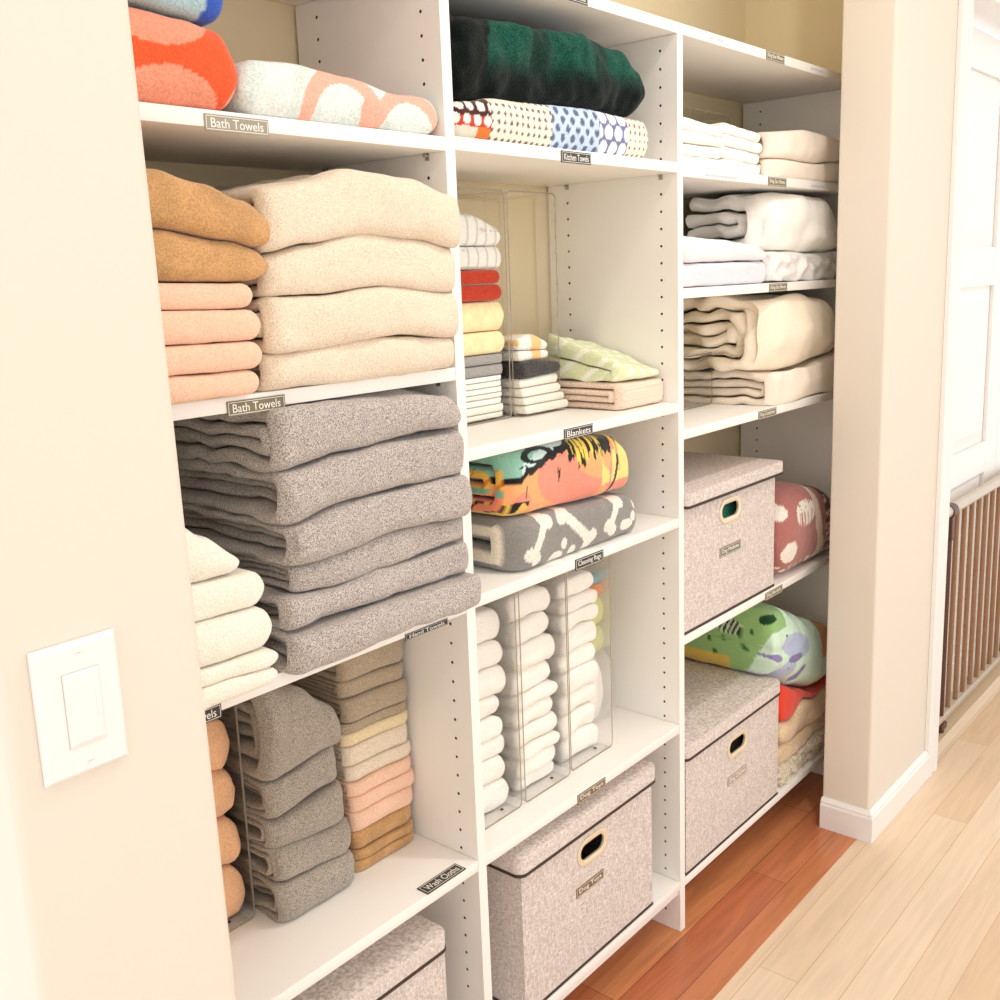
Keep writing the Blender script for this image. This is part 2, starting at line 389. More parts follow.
# ------------------------------------------------------------------ clear acrylic bins
def acrylic_bin(x0, x1, y0, z0, h, d, label, group='clear acrylic bins'):
    th = .003; r = .010
    t = thing('acrylic_bin', label, 'storage bin', ((x0 + x1) / 2, y0 + d / 2, z0), group)
    def ring(inset, rr):
        pts = []
        a0, a1, b0, b1 = x0 + inset, x1 - inset, z0 + .0004 + inset, z0 + h - inset
        for cx, cz, s in ((a0 + rr, b0 + rr, PI), (a1 - rr, b0 + rr, 1.5 * PI), (a1 - rr, b1 - rr, 0), (a0 + rr, b1 - rr, .5 * PI)):
            for i in range(5): a = s + i / 4 * PI / 2; pts.append((cx + rr * math.cos(a), cz + rr * math.sin(a)))
        return pts
    A, B = ring(0, r), ring(th, r - th); n = len(A); bm = bmesh.new()
    v = [[bm.verts.new((x, y, z)) for x, z in P] for y in (y0, y0 + d) for P in (A, B)]
    for i in range(n):
        j = (i + 1) % n
        for q, mi in ((((0, i), (0, j), (2, j), (2, i))), 0), (((1, i), (3, i), (3, j), (1, j)), 0), (((0, i), (1, i), (1, j), (0, j)), 1), (((2, i), (2, j), (3, j), (3, i)), 1):
            bm.faces.new([v[a][b] for a, b in q]).material_index = mi
    bmesh.ops.recalc_face_normals(bm, faces=bm.faces)
    finish(bm, 'bin_shell', [acr, acr_edge], t, smooth=40)
    bm = bmesh.new(); tube(bm, (x1 - .035, y0 + .018, z0 + th + .0004), (x1 - .035, y0 + .018, z0 + th + .0012), .0032, 12)
    finish(bm, 'base_hole', dark_trim, t, smooth=False)
    return t
BD = .135
acrylic_bin(-.5985, -.4535, .052, S4, .412, BD + .08, 'clear acrylic bin of white rags, nearest the left upright panel')
acrylic_bin(-.4455, -.3095, .052, S4, .412, BD + .08, 'clear acrylic bin of white rags, middle of the three')
acrylic_bin(-.3015, -.1615, .057, S4, .412, BD + .08, 'clear acrylic bin of white rags, rightmost of the three')
acrylic_bin(-.4520, -.3130, .162, S2, .402, BD, 'clear acrylic bin around the red and yellow kitchen towels')
acrylic_bin(-.3050, -.1630, .164, S2, .402, BD, 'clear acrylic bin behind the orange striped and white kitchen towels')
acrylic_bin(-1.0920, -.9440, .166, SD, .385, BD, 'clear acrylic bin holding the orange washcloths')
acrylic_bin(.2680, .4060, .150, T3, .1215, BD, 'low clear acrylic bin beside the cream comforter')

acrylic_bin(.1000, .5550, .176, T1, .160, .11, 'wide clear acrylic bin standing behind the white bed sheets')

# ------------------------------------------------------------------ cloth generators
def interp(pts, x):
    if isinstance(pts, (int, float)): return pts
    if x <= pts[0][0]: return pts[0][1]
    for (a, za), (b, zb) in zip(pts, pts[1:]):
        if x <= b:
            t = (x - a) / (b - a); t = t * t * (3 - 2 * t); return za + (zb - za) * t
    return pts[-1][1]
def nz(p, s, k=0): return noise.noise(Vector((p[0] * s + k * 3.7, p[1] * s + k * 1.3, p[2] * s - k * 2.1)))

def cloth(name, x0, x1, yf, yb, lo, hi, mat, label=None, cat=None, group=None, bands=2, endr=.25, pillow=0.0,
          amp=.0015, wob=.0, seed=0, pat=None, res=.008, front=.75, cornr=.012, gap=.0011, jit=.008, rot=0, parent=None,
          wrinkle=0.0, wscale=14, endx=(1, 1), fan=0.0, warp=0.0, backdrop=0.0, name2=None):
    """folded cloth: nested U shaped layers with the rounded fold at the front, open layered edges at its ends.
    pillow > 0 closes the ends with rounded bulges of that radius instead."""
    rng = random.Random(seed * 91 + 13)
    bm = bmesh.new(); me_cols = []
    col = bm.verts.layers.float_color.new('pattern') if pat else None
    W = x1 - x0; nx = max(8, int(W / res))
    pc = Vector(((x0 + x1) / 2, (yf + yb) / 2, 0))
    R = Matrix.Rotation(rot, 3, 'Z')
    def Zat(s, x, y):
        a, b = interp(lo, x), interp(hi, x)
        drop = backdrop * max(0, (y - yf)) 
        return a + gap / 2 + s * (b - a - gap) - drop * s
    Hm = sum(interp(hi, x0 + W * (i + .5) / 6) - interp(lo, x0 + W * (i + .5) / 6) for i in range(6)) / 6
    L = yb - yf
    nb = 1 if pillow else bands
    arc_n = max(9 if Hm < .03 else 14, int(1.4 * Hm / res) if pat else 0); ln = max(5, int(L / (res * 1.5 if pat else max(res * 1.6, .012))))
    for k in range(nb):
        t = 1.0 / (2 * bands); ga = .10 * t if not pillow else 0
        sO0, sO1 = k * t + (ga if k else 0), 1 - k * t - (ga if k else 0)
        sI0, sI1 = (k + 1) * t - ga, 1 - (k + 1) * t + ga
        if pillow: sI0 = sI1 = .5
        elif k == nb - 1: sI0, sI1 = .5 - ga * .5, .5 + ga * .5
        yo = yf + k * t * Hm * 1.1; yi = yf + (k + 1) * t * Hm * 1.0
        def prof(s0, s1, y_, fr):
            h = (s1 - s0) * Hm / 2; r = max(.0006, h * fr); P = []
            for i in range(ln): P.append((yb - (yb - (y_ + r)) * i / ln, s0))
            for i in range(arc_n + 1):
                a = -PI / 2 + PI * i / arc_n
                ca, sa = math.cos(a), math.sin(a)
                e1, e2 = (.55, .85) if k == 0 else (.95, .97)
                ca = abs(ca) ** e1; sa = math.copysign(abs(sa) ** e2, sa)
                P.append((y_ + r - r * ca, (s0 + s1) / 2 + (s1 - s0) / 2 * sa))
            for i in range(1, ln + 1): P.append((y_ + r + (yb - (y_ + r)) * i / ln, s1))
            return P
        PO, PI_ = prof(sO0, sO1, yo, front), prof(sI0, sI1, min(yi, yb - .01), front)
        j0, j1 = (rng.uniform(-jit, jit) * (k > 0) + (jit * .6 * k)), (rng.uniform(-jit, jit) * (k > 0) + jit * .5 * k)
        a0, a1 = x0 + j0, x1 - j1
        tw = t * Hm
        er = (pillow if pillow else tw * .55)
        st = []
        ends = [(0.0, endr if not pillow else .0), (.12, .42), (.3, .68), (.6, .9), (1.0, 1.0)]
        if pillow: ends = [(0, .04), (.03, .28), (.1, .46), (.22, .66), (.4, .82), (.65, .94), (1.0, 1.0)]
        if pat and pillow: ends = [(1 - math.cos(PI / 2 * q / 22), max(.03, math.sin(PI / 2 * q / 22) ** .8)) for q in range(23)]
        st += [(a0 + er * e, f) for e, f in ends]
        ni = max(3, int((a1 - a0 - 2 * er) / res))
        st += [(a0 + er + (a1 - a0 - 2 * er) * i / ni, 1.0) for i in range(1, ni)]
        st += [(a1 - er * e, f) for e, f in reversed(ends)]
        rows = []
        for x, f in st:
            ro, ri = [], []
            dx = min(x - a0, a1 - x)
            back = cornr * max(0, 1 - dx / max(.001, cornr * 1.6)) ** 2 * (0 if pillow else 1)
            if pillow: back = min(pillow, Hm * .8) * .4 * (1 - math.sqrt(max(0, 1 - (1 - min(1, dx / pillow)) ** 2)))
            for (yO, sO), (yI, sI) in zip(PO, PI_):
                if pillow:
                    cs = .5; so = cs + (sO - cs) * f; si = cs + (sI - cs) * f; yo_, yi_ = yO, yI
                else:
                    cs = (sO + sI) / 2; cy = (yO + yI) / 2
                    so = cs + (sO - cs) * f; si = cs + (sI - cs) * f; yo_ = cy + (yO - cy) * f; yi_ = cy + (yI - cy) * f
                fy = max(0, 1 - (yO - yf) / .05)
                for lst, yy, ss in ((ro, yo_, so), (ri, yi_, si)):
                    y = yy + back * max(0, 1 - (yy - yf) / L)
                    p = Vector((x, y, Zat(ss, x, y)))
                    q = (p.x, p.y, p.z)
                    am = min(1, 2.2 * min(ss, 1 - ss)) if not wob else 1
                    p.y += wob * nz(q, 9, seed) * fy + amp * nz(q, 45, seed)
                    if warp: p.z += warp * am * (nz((q[0] * .5, q[1] * 1.6, q[2] * 1.2), 15, seed + 17)); p.y += warp * .8 * nz((q[0] * .4, q[1], q[2] * 2), 18, seed + 21) * (1 if k else .1)
                    p.z += amp * .7 * nz(q, 38, seed + 3) * am
                    if wrinkle:
                        e = 4 * max(0, ss) * max(0, 1 - ss) if True else 1
                        wv = wrinkle * (nz((q[0], q[1] * 1.3, q[2] * 2.2), wscale, seed + 5) + .5 * nz(q, wscale * 2.3, seed + 9))
                        p.y += wv * (1 if fy > 0 else .2); p.x += wv * .8 * (1 if f < .98 else .1); p.z += wv * .25 * am
                    if fan and f < 1: p.x += fan * nz((0, q[1], q[2]), 16, seed + k)
                    lst.append(p)
            rows.append((ro, ri))
        V = []
        for ro, ri in rows:
            vv = []
            for p in ro + ri[::-1]:
                pp = R @ (p - pc) + pc if rot else p
                v = bm.verts.new(pp); vv.append(v)
                if pat: c = pat(p.x, p.y, p.z); v[col] = (*lin(c), 1)
            V.append(vv)
        n = len(V[0]); h = n // 2
        for a, b in zip(V, V[1:]):
            for i in range(n): 
                j = (i + 1) % n
                bm.faces.new((a[i], a[j], b[j], b[i]))
        for a, flip in ((V[0], False), (V[-1], True)):
            m = 7 if pat and not pillow else 1
            grid = []
            for i in range(h):
                A_, B_ = a[i], a[n - 1 - i]; row = [A_]
                for t_ in range(1, m):
                    c_ = A_.co.lerp(B_.co, t_ / m); v = bm.verts.new(c_)
                    if pat: v[col] = (*lin(pat(c_.x, c_.y, c_.z)), 1)
                    row.append(v)
                grid.append(row + [B_])
            for i in range(h - 1):
                for t_ in range(m):
                    q = (grid[i][t_], grid[i][t_ + 1], grid[i + 1][t_ + 1], grid[i + 1][t_])
                    bm.faces.new(q if not flip else q[::-1])
    bmesh.ops.recalc_face_normals(bm, faces=bm.faces)
    o = finish(bm, name, mat, parent, smooth=70)
    if label: tag(o, label, cat, group)
    return o

# ---- cloth materials
beige = fabric('beige_terry', (250, 232, 208), .70, 640)
grey = fabric('grey_terry', (212, 201, 194), .36, 640, contrast=(.38, .6))
brown = fabric('camel_terry', (217, 168, 114), .78, 420, mott=.22)
peach = fabric('peach_terry', (250, 206, 178), .86, 420)
whitet = fabric('white_terry', (250, 244, 230), .88, 400)
rag = fabric('white_rag_cotton', (250, 244, 234), .92, 420)
orange = fabric('apricot_terry', (250, 194, 148), .84, 420)
gwash = fabric('stone_grey_terry', (186, 174, 160), .46, 640, contrast=(.38, .6))
taupe = fabric('taupe_terry', (192, 172, 146), .62, 640)
wheat = fabric('wheat_terry', (240, 218, 178), .84, 420)
sheetw = fabric('white_cotton', (250, 246, 238), .97, 300, bump=.15, sheen=.1)
sheetl = fabric('pale_lilac_cotton', (240, 236, 238), .97, 300, bump=.15, sheen=.1)
sheetc = fabric('cream_cotton', (250, 236, 214), .96, 300, bump=.15, sheen=.1)
sheetb = fabric('ecru_cotton', (246, 232, 216), .96, 300, bump=.15, sheen=.1)
patm = fabric('printed_cotton', (255, 255, 255), .94, 300, bump=.2, attr=True)
patfur = fabric('printed_fleece', (255, 255, 255), .82, 360, bump=.6, attr=True)
patdark = fabric('brushed_wool', (255, 255, 255), .35, 330, bump=1, attr=True, contrast=(.36, .66), sheen=.1)
red = fabric('red_terry', (206, 62, 34), .72, 420)
yellow = fabric('yellow_cotton', (253, 230, 178), .93, 90, bump=.3)
greyflat = fabric('grey_cotton', (166, 162, 158), .85, 420)
darkknit = fabric('charcoal_knit', (84, 80, 78), .25, 300, stretch=(1, 1, 1.8), bump=1)
pinkrib = fabric('blush_cotton', (250, 224, 204), .95, 300)
cream_fur = fabric('cream_plush', (236, 208, 170), .86, 160, mott=.15)
shag = fabric('cream_shag', (246, 232, 204), .7, 240, bump=1, dist=.006)
satin = plain('white_satin', (240, 238, 234), .28, spec=.6)

def stack(kind, cat, mat, X, Y, faces, labels, group, seed=0, **kw):
    """faces: interface heights from top to bottom; X, Y: ranges or lists of ranges"""
    for i, lab in enumerate(labels):
        xr = X[i] if isinstance(X, list) else X; yr = Y[i] if isinstance(Y, list) else Y
        m = mat[i] if isinstance(mat, list) else mat
        k = dict(kw)
        for kk, vv in kw.items():
            if isinstance(vv, list): k[kk] = vv[i]
        cloth(kind, xr[0], xr[1], yr[0], yr[1], faces[i + 1], faces[i], m, lab, cat, group, seed=seed + i, **k)

# ================================================================= LEFT BAY
# beige bath towels
stack('bath_towel', 'bath towel', beige,
      [(-.972, -.634), (-.972, -.640), (-.975, -.636), (-.975, -.640)], [(-.035, .25), (-.026, .25), (-.028, .25), (-.018, .25)],
      [[(-.97, 1.517), (-.90, 1.527), (-.83, 1.543), (-.735, 1.537), (-.65, 1.52), (-.63, 1.51)],
       [(-.97, 1.440), (-.91, 1.453), (-.815, 1.466), (-.72, 1.458), (-.63, 1.444)],
       [(-.97, 1.388), (-.90, 1.389), (-.79, 1.398), (-.65, 1.383)],
       [(-.97, 1.324), (-.90, 1.324), (-.80, 1.332), (-.65, 1.320)], SB + .0008],
      ['beige bath towel on the upper left shelf, topmost of four', 'beige bath towel just under the topmost beige one',
       'beige bath towel third from the top of the beige stack', 'beige bath towel lying directly on the white shelf board'],
      'beige bath towels', seed=1, warp=.006, wob=.006, fan=.006, wrinkle=.004, wscale=11)
# camel and peach towels in front of the wall edge
stack('bath_towel', 'bath towel', brown, [(-1.215, -.957), (-1.213, -.964)], [(-.030, .20), (-.022, .20)],
      [[(-1.2, 1.538), (-1.11, 1.530), (-1.05, 1.517), (-1.0, 1.501), (-.957, 1.484)], [(-1.2, 1.470), (-1.11, 1.467), (-1.02, 1.455), (-.985, 1.447), (-.957, 1.440)],
       [(-1.2, 1.413), (-1.0, 1.408)]],
      ['camel brown bath towel on top of the camel and peach stack', 'camel brown bath towel resting on the peach towels'],
      'camel bath towels', seed=11, pillow=.03, wob=.006)
stack('hand_towel', 'towel', peach, [(-1.215, -.993), (-1.215, -.986), (-1.215, -.987), (-1.215, -.991)], [(-.022, .18), (-.026, .18), (-.024, .18), (-.020, .18)],
      [[(-1.2, 1.412), (-1.0, 1.407)], [(-1.2, 1.382), (-1.0, 1.377)], [(-1.2, 1.343), (-1.0, 1.340)], [(-1.2, 1.310), (-1.0, 1.306)], SB + .0008],
      ['peach folded towel directly under the camel towels', 'peach folded towel second from the top of the peach four',
       'peach folded towel third from the top of the peach four', 'peach folded towel lying on the shelf board'],
      'peach folded towels', seed=15, pillow=.016, wob=.004)
# grey bath towels
stack('bath_towel', 'bath towel', grey,
      [(-.975, -.640), (-.972, -.636), (-.968, -.632), (-.958, -.638), (-.985, -.636), (-.985, -.628)],
      [(-.022, .26), (-.026, .26), (-.030, .26), (-.016, .25), (-.024, .25), (-.040, .24)],
      [[(-.97, 1.254), (-.87, 1.252), (-.73, 1.250), (-.67, 1.240), (-.64, 1.225)],
       [(-.97, 1.176), (-.88, 1.186), (-.77, 1.189), (-.65, 1.187)],
       [(-.97, 1.109), (-.87, 1.119), (-.776, 1.121), (-.65, 1.120)],
       [(-.97, 1.053), (-.85, 1.057), (-.78, 1.063), (-.65, 1.056)],
       [(-.97, 1.016), (-.89, 1.010), (-.80, 1.016), (-.66, 1.019)],
       [(-.98, .972), (-.86, .971), (-.66, .968)], SC + .0008],
      ['grey bath towel right under the middle shelf board, topmost of six', 'grey bath towel second from the top of the grey stack',
       'grey bath towel third from the top of the grey stack', 'thin grey bath towel fourth from the top of the grey stack',
       'grey bath towel second from the bottom of the grey stack', 'grey bath towel at the bottom, sticking out over the shelf edge'],
      'grey bath towels', seed=21, wob=.007, fan=.010, wrinkle=.005, wscale=10, jit=.014, amp=.0025, warp=.006)
# white washcloths / hand towels
stack('hand_towel', 'towel', whitet, [(-1.21, -1.036), (-1.21, -1.006), (-1.21, -1.003), (-1.21, -1.002), (-1.21, -1.004)],
      [(-.015, .15), (-.020, .15), (-.025, .15), (-.028, .15), (-.03, .15)],
      [[(-1.21, 1.155), (-1.11, 1.139), (-1.08, 1.118), (-1.04, 1.092)], [(-1.21, 1.068), (-1.04, 1.064)], [(-1.21, 1.024), (-1.0, 1.018)],
       [(-1.21, .970), (-1.0, .964)], [(-1.21, .950), (-1.1, .946), (-1.0, .940)], SC + .0008][:6],
      ['white towel beside the grey stack, topmost of the white pile', 'white towel second from the top of the white pile',
       'white towel in the middle of the white pile', 'thin white towel second from the bottom of the white pile', 'white towel lying on the shelf at the wall edge'],
      'white towels beside the grey stack', seed=31, pillow=.022, wob=.005)

# shelf A: beach towels
def circ(x, z, cx, cz, rx, rz): return ((x - cx) / rx) ** 2 + ((z - cz) / rz) ** 2 < 1
def pat_orange(x, y, z):
    if circ(x, z, -1.075, 1.712, .075, .052) or circ(x, z, -1.068, 1.588, .068, .052) or circ(x, z, -.965, 1.592, .03, .04): return (250, 160, 130)
    return (244, 96, 52)
def pat_pale(x, y, z):
    for cx, cz, r, w in ((-.815, 1.600, .060, .011), (-.700, 1.585, .062, .010)):
        d = math.hypot(x - cx, (z - cz) * 1.0)
        if abs(d - r) < w and not (x > cx and cx < -.8 and z < 1.62): return (250, 186, 164)
    if circ(x, z, -.775, 1.615, .012, .022) or circ(x, z, -.99, 1.61, .016, .035): return (250, 180, 158)
    return (226, 236, 230) if nz((x, y, z), 14, 2) > -.1 else (238, 242, 238)
cloth('beach_towel', -1.215, -.976, -.005, .22, SA + .0008, [(-1.2, 1.708), (-1.1, 1.700), (-1.04, 1.695), (-1.0, 1.690), (-.97, 1.676)], patfur,
      'orange and coral beach towel with pink circles on the top left shelf', 'beach towel', pat=pat_orange, pillow=.022, seed=41, res=.0025, wob=.006)
cloth('beach_towel', -.972, -.636, .0, .26, SA + .0008, [(-.98, 1.662), (-.88, 1.667), (-.80, 1.662), (-.72, 1.650), (-.67, 1.651), (-.63, 1.647)], patfur,
      'pale mint beach towel with coral swirls beside the orange one', 'beach towel', pat=pat_pale, pillow=.028, seed=42, res=.0025, wob=.005)
cloth('beach_towel', -1.215, -.985, -.005, .22, [(-1.2, 1.709), (-1.1, 1.702), (-1.04, 1.697), (-1.0, 1.692), (-.97, 1.688)], [(-1.2, 1.775), (-.98, 1.760)], patfur,
      'blue and pale blue beach towel on top of the orange towel', 'beach towel', pat=lambda x, y, z: (58, 92, 190) if x > -1.01 + .3 * (z - 1.72) else (176, 206, 214), pillow=.02, seed=43, res=.005)

# shelf D : washcloths
stack('washcloth', 'washcloth', orange, [(-1.083, -.953), (-1.083, -.950), (-1.083, -.949), (-1.083, -.948)], (.174, .285),
      [.80, [(-1.08, .742), (-.95, .724)], [(-1.08, .662), (-.95, .646)], [(-1.08, .584), (-.95, .568)], SD + .0045],
      ['apricot washcloth in the clear bin, topmost of four', 'apricot washcloth second from the top in the clear bin',
       'apricot washcloth third from the top in the clear bin', 'apricot washcloth at the bottom of the clear bin'],
      'apricot washcloths', seed=51, pillow=.018, wob=.006, wrinkle=.008, wscale=20, jit=.002)
stack('washcloth', 'washcloth', gwash, [(-.938, -.795), (-.934, -.800), (-.938, -.796), (-.938, -.792), (-.934, -.790)],
      [(.104, .28), (.116, .28), (.112, .28), (.108, .28), (.104, .28)],
      [[(-.94, .848), (-.87, .828), (-.82, .790), (-.79, .748)], [(-.94, .702), (-.79, .712)], [(-.94, .641), (-.79, .655)],
       [(-.94, .599), (-.79, .590)], [(-.94, .546), (-.79, .536)], SD + .0008],
      ['grey washcloth stack, thick topmost piece slumping to the right', 'grey washcloth second from the top, beside the apricot bin',
       'grey washcloth in the middle of the grey pile of five', 'grey washcloth second from the bottom of the grey pile', 'grey rolled washcloth lying on the shelf board'],
      'grey washcloths', seed=61, warp=.006, wob=.006, fan=.006, bands=3, wrinkle=.003, amp=.002)
fz = [.845, .796, .768, .729, .712, .690, .657, .631, .607, .580, .546, .513, .496, SD + .0008]
fz = [[(-.78, z + .003), (-.72, z + .004), (-.64, z)] if i < 13 else z for i, z in enumerate(fz)]
names = ['taupe washcloth, topmost under the shelf', 'darker taupe washcloth, second from the top', 'taupe washcloth, third from the top', 'thin taupe washcloth above the wheat one',
         'wheat coloured washcloth under the taupe ones', 'pale beige washcloth, first of two in the middle', 'pale beige washcloth, second of two in the middle',
         'peach washcloth, first of three', 'peach washcloth, second of three', 'peach washcloth, lowest of three',
         'camel washcloth, first of three', 'camel washcloth, second of three', 'camel washcloth at the very bottom']
stack('washcloth', 'washcloth', [taupe, taupe, taupe, taupe, wheat, beige, beige, peach, peach, peach, brown, brown, brown],
      [(-.777 + random.uniform(-.003, .003), -.638 + random.uniform(-.004, .003)) for _ in range(13)],
      [(.126 + random.uniform(-.005, .004), .275) for _ in range(13)], fz,
      [n + ', in the mixed colour pile' for n in names], 'washcloths in the mixed colour pile', seed=71, wob=.003, jit=.003, amp=.0014)

# ================================================================= MIDDLE BAY
def pat_plaid(x, y, z):
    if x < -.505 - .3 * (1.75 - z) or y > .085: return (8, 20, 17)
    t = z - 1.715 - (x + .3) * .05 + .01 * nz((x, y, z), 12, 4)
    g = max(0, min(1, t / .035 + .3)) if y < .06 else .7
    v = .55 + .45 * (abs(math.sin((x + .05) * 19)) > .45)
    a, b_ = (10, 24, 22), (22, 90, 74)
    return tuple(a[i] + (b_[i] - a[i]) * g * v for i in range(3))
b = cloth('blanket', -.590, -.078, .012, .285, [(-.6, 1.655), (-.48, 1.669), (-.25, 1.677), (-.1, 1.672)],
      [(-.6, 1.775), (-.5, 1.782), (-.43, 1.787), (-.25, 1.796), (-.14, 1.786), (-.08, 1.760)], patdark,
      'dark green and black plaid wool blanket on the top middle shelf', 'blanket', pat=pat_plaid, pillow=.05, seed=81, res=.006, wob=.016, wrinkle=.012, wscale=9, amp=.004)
def pat_dots(x, y, z):
    s = z - 1.60 + max(0, (y - .03)) * .9
    def dots(px, pz, r, off=True, ox=0):
        i = math.floor(s / pz); xx = x + ox + (px / 2 if off and i % 2 else 0)
        fx = (xx / px - math.floor(xx / px) - .5) * px; fz_ = (s / pz - i - .5) * pz
        return fx * fx + fz_ * fz_ < r * r
    if x < -.520:
        if s < .02: return (222, 120, 40) if x > -.55 else (224, 216, 200)
        if dots(.022, .02, .008): return (240, 236, 226)
        return (196, 60, 44) if s < .035 else (70, 30, 28)
    if y > .10 and x < -.47: return (70, 30, 28)
    if x < -.365: return (110, 92, 96) if dots(.0150, .0125, .0032, False) else (246, 234, 214)
    if x < -.238: return (92, 106, 134) if dots(.026, .014, .0062) else (196, 214, 238)
    if x < -.150: return (244, 244, 248) if dots(.030, .026, .0125) else (112, 116, 158)
    return (130, 100, 96) if dots(.0150, .0125, .0030, False) else (246, 234, 214)
cloth('quilt', -.598, -.076, .010, .285, S1 + .0008, [(-.6, 1.654), (-.48, 1.668), (-.25, 1.676), (-.1, 1.671)], patm,
      'dotted patchwork quilt in cream, blue and purple under the plaid blanket', 'quilt', pat=pat_dots, pillow=.020, seed=82, res=.0025, wob=.004)

def pat_check(x, y, z):
    l = lambda t, p, w: abs((t / p) - round(t / p)) * p < w
    return (206, 202, 190) if l(x, .024, .0012) or l(y + z, .03, .0012) else (246, 244, 238)
kt = 'kitchen towels in the clear bin'
kx = (-.447, -.319)
stack('kitchen_towel', 'kitchen towel', [patm, patm], [(-.446, -.3172), (-.446, -.3168)], (.166, .288),
      [[(-.45, 1.518), (-.40, 1.512), (-.31, 1.488)], 1.457, 1.417],
      ['white checked kitchen towel at the top of the bin stack', 'white checked kitchen towel lying on the red ones'], kt, seed=91, pillow=.014, pat=pat_check, res=.004)
stack('kitchen_towel', 'kitchen towel', [red, red], [(-.446, -.323), (-.446, -.319)], (.167, .288), [1.417, 1.392, 1.363],
      ['red kitchen towel, upper of the two', 'red kitchen towel, lower of the two'], kt, seed=93, pillow=.012)
stack('kitchen_towel', 'kitchen towel', [yellow, yellow], [(-.446, -.3172), (-.446, -.3168)], (.166, .288), [1.363, 1.310, 1.270],
      ['pale yellow kitchen towel under the red ones', 'pale yellow kitchen towel with a white edge, above the grey ones'], kt, seed=95, pillow=.012)
stack('kitchen_towel', 'kitchen towel', [greyflat, greyflat], [(-.446, -.317), (-.446, -.317)], (.166, .288), [1.270, 1.252, 1.232],
      ['grey kitchen towel, upper of the two', 'grey kitchen towel, lower of the two'], kt, seed=97, jit=.002, amp=.0006)
ff = [1.232, 1.222, 1.211, 1.201, 1.192, 1.180, 1.166, S2 + .0045]
stack('kitchen_towel', 'kitchen towel', [sheetw, whitet] * 3 + [whitet], [(-.446, -.317 - random.uniform(0, .004)) for _ in range(7)], [(.166 + random.uniform(0, .004), .288) for _ in range(7)], ff,
      ['thin white kitchen towel, %s in the bin' % s for s in ('first under the grey ones', 'second under the grey ones', 'third under the grey ones', 'fourth under the grey ones',
       'fifth under the grey ones', 'second from the bottom', 'at the very bottom')], kt, seed=99, jit=.002, amp=.0007, bands=1)
def pat_ys(x, y, z): return (250, 206, 140) if (-.262 < x + (y - .15) * .4 < -.232) or x < -.297 and z > 1.28 else (250, 246, 236)
kt2 = 'kitchen towels beside the clear bin'
stack('kitchen_towel', 'kitchen towel', [patfur, patfur], [(-.300, -.212), (-.299, -.210)], [(.152, .290)] * 2,
      [[(-.31, 1.292), (-.26, 1.300), (-.21, 1.285)], [(-.31, 1.272), (-.21, 1.268)], [(-.31, 1.251), (-.21, 1.252)]],
      ['white kitchen towel with orange stripe, upper of the two', 'white kitchen towel with orange stripe, lower of the two'], kt2, seed=111, pat=pat_ys, res=.004, pillow=.010)
cloth('kitchen_towel', -.300, -.186, .142, .290, [(-.31, 1.221), (-.19, 1.225)], [(-.31, 1.250), (-.26, 1.254), (-.19, 1.246)], darkknit,
      'charcoal knitted kitchen towel between the striped and white ones', 'kitchen towel', kt2, seed=113, pillow=.010)
stack('kitchen_towel', 'kitchen towel', whitet, [(-.300, -.186), (-.299, -.182), (-.300, -.177), (-.299, -.169)], [(.150, .29), (.146, .29), (.142, .29), (.138, .29)],
      [[(-.31, 1.220), (-.19, 1.224)], [(-.31, 1.203), (-.19, 1.204)], [(-.31, 1.186), (-.18, 1.187)], [(-.31, 1.172), (-.17, 1.172)], S2 + .0045],
      ['white kitchen towel directly under the charcoal one', 'white kitchen towel second under the charcoal one', 'white kitchen towel third under the charcoal one', 'white kitchen towel lying on the shelf board'],
      kt2, seed=115, pillow=.008)
def pat_green(x, y, z):
    s = y * 1.0 + z * 1.3; px, ps = .042, .034; i = math.floor(s / ps)
    fx = ((x + i * .02 + .004 * math.sin(i * 5)) / px % 1 - .5) * px; fs = (s / ps - i - .5) * ps
    return (250, 250, 232) if (fx / 1.4) ** 2 + fs ** 2 < .0088 ** 2 else (226, 232, 188)
cloth('tablecloth', -.157, -.006, .030, .195, [(-.17, 1.205), (-.03, 1.203)], [(-.17, 1.242), (-.10, 1.228), (-.06, 1.219), (-.006, 1.213)], patm,
      'pale green cloth with white spots folded on the blush throw', 'cloth', pat=pat_green, seed=121, res=.003, bands=1, wob=.006, backdrop=-.34, warp=.005)
cloth('throw_blanket', -.158, -.003, .022, .225, S2 + .0008, [(-.17, 1.203), (-.03, 1.200)], fabric('blush_rib', (244, 218, 196), .86, 1, stretch=(1, 260, 260), bump=.5),
      'blush ribbed throw folded under the pale green cloth', 'throw blanket', seed=122, bands=2, wob=.004)

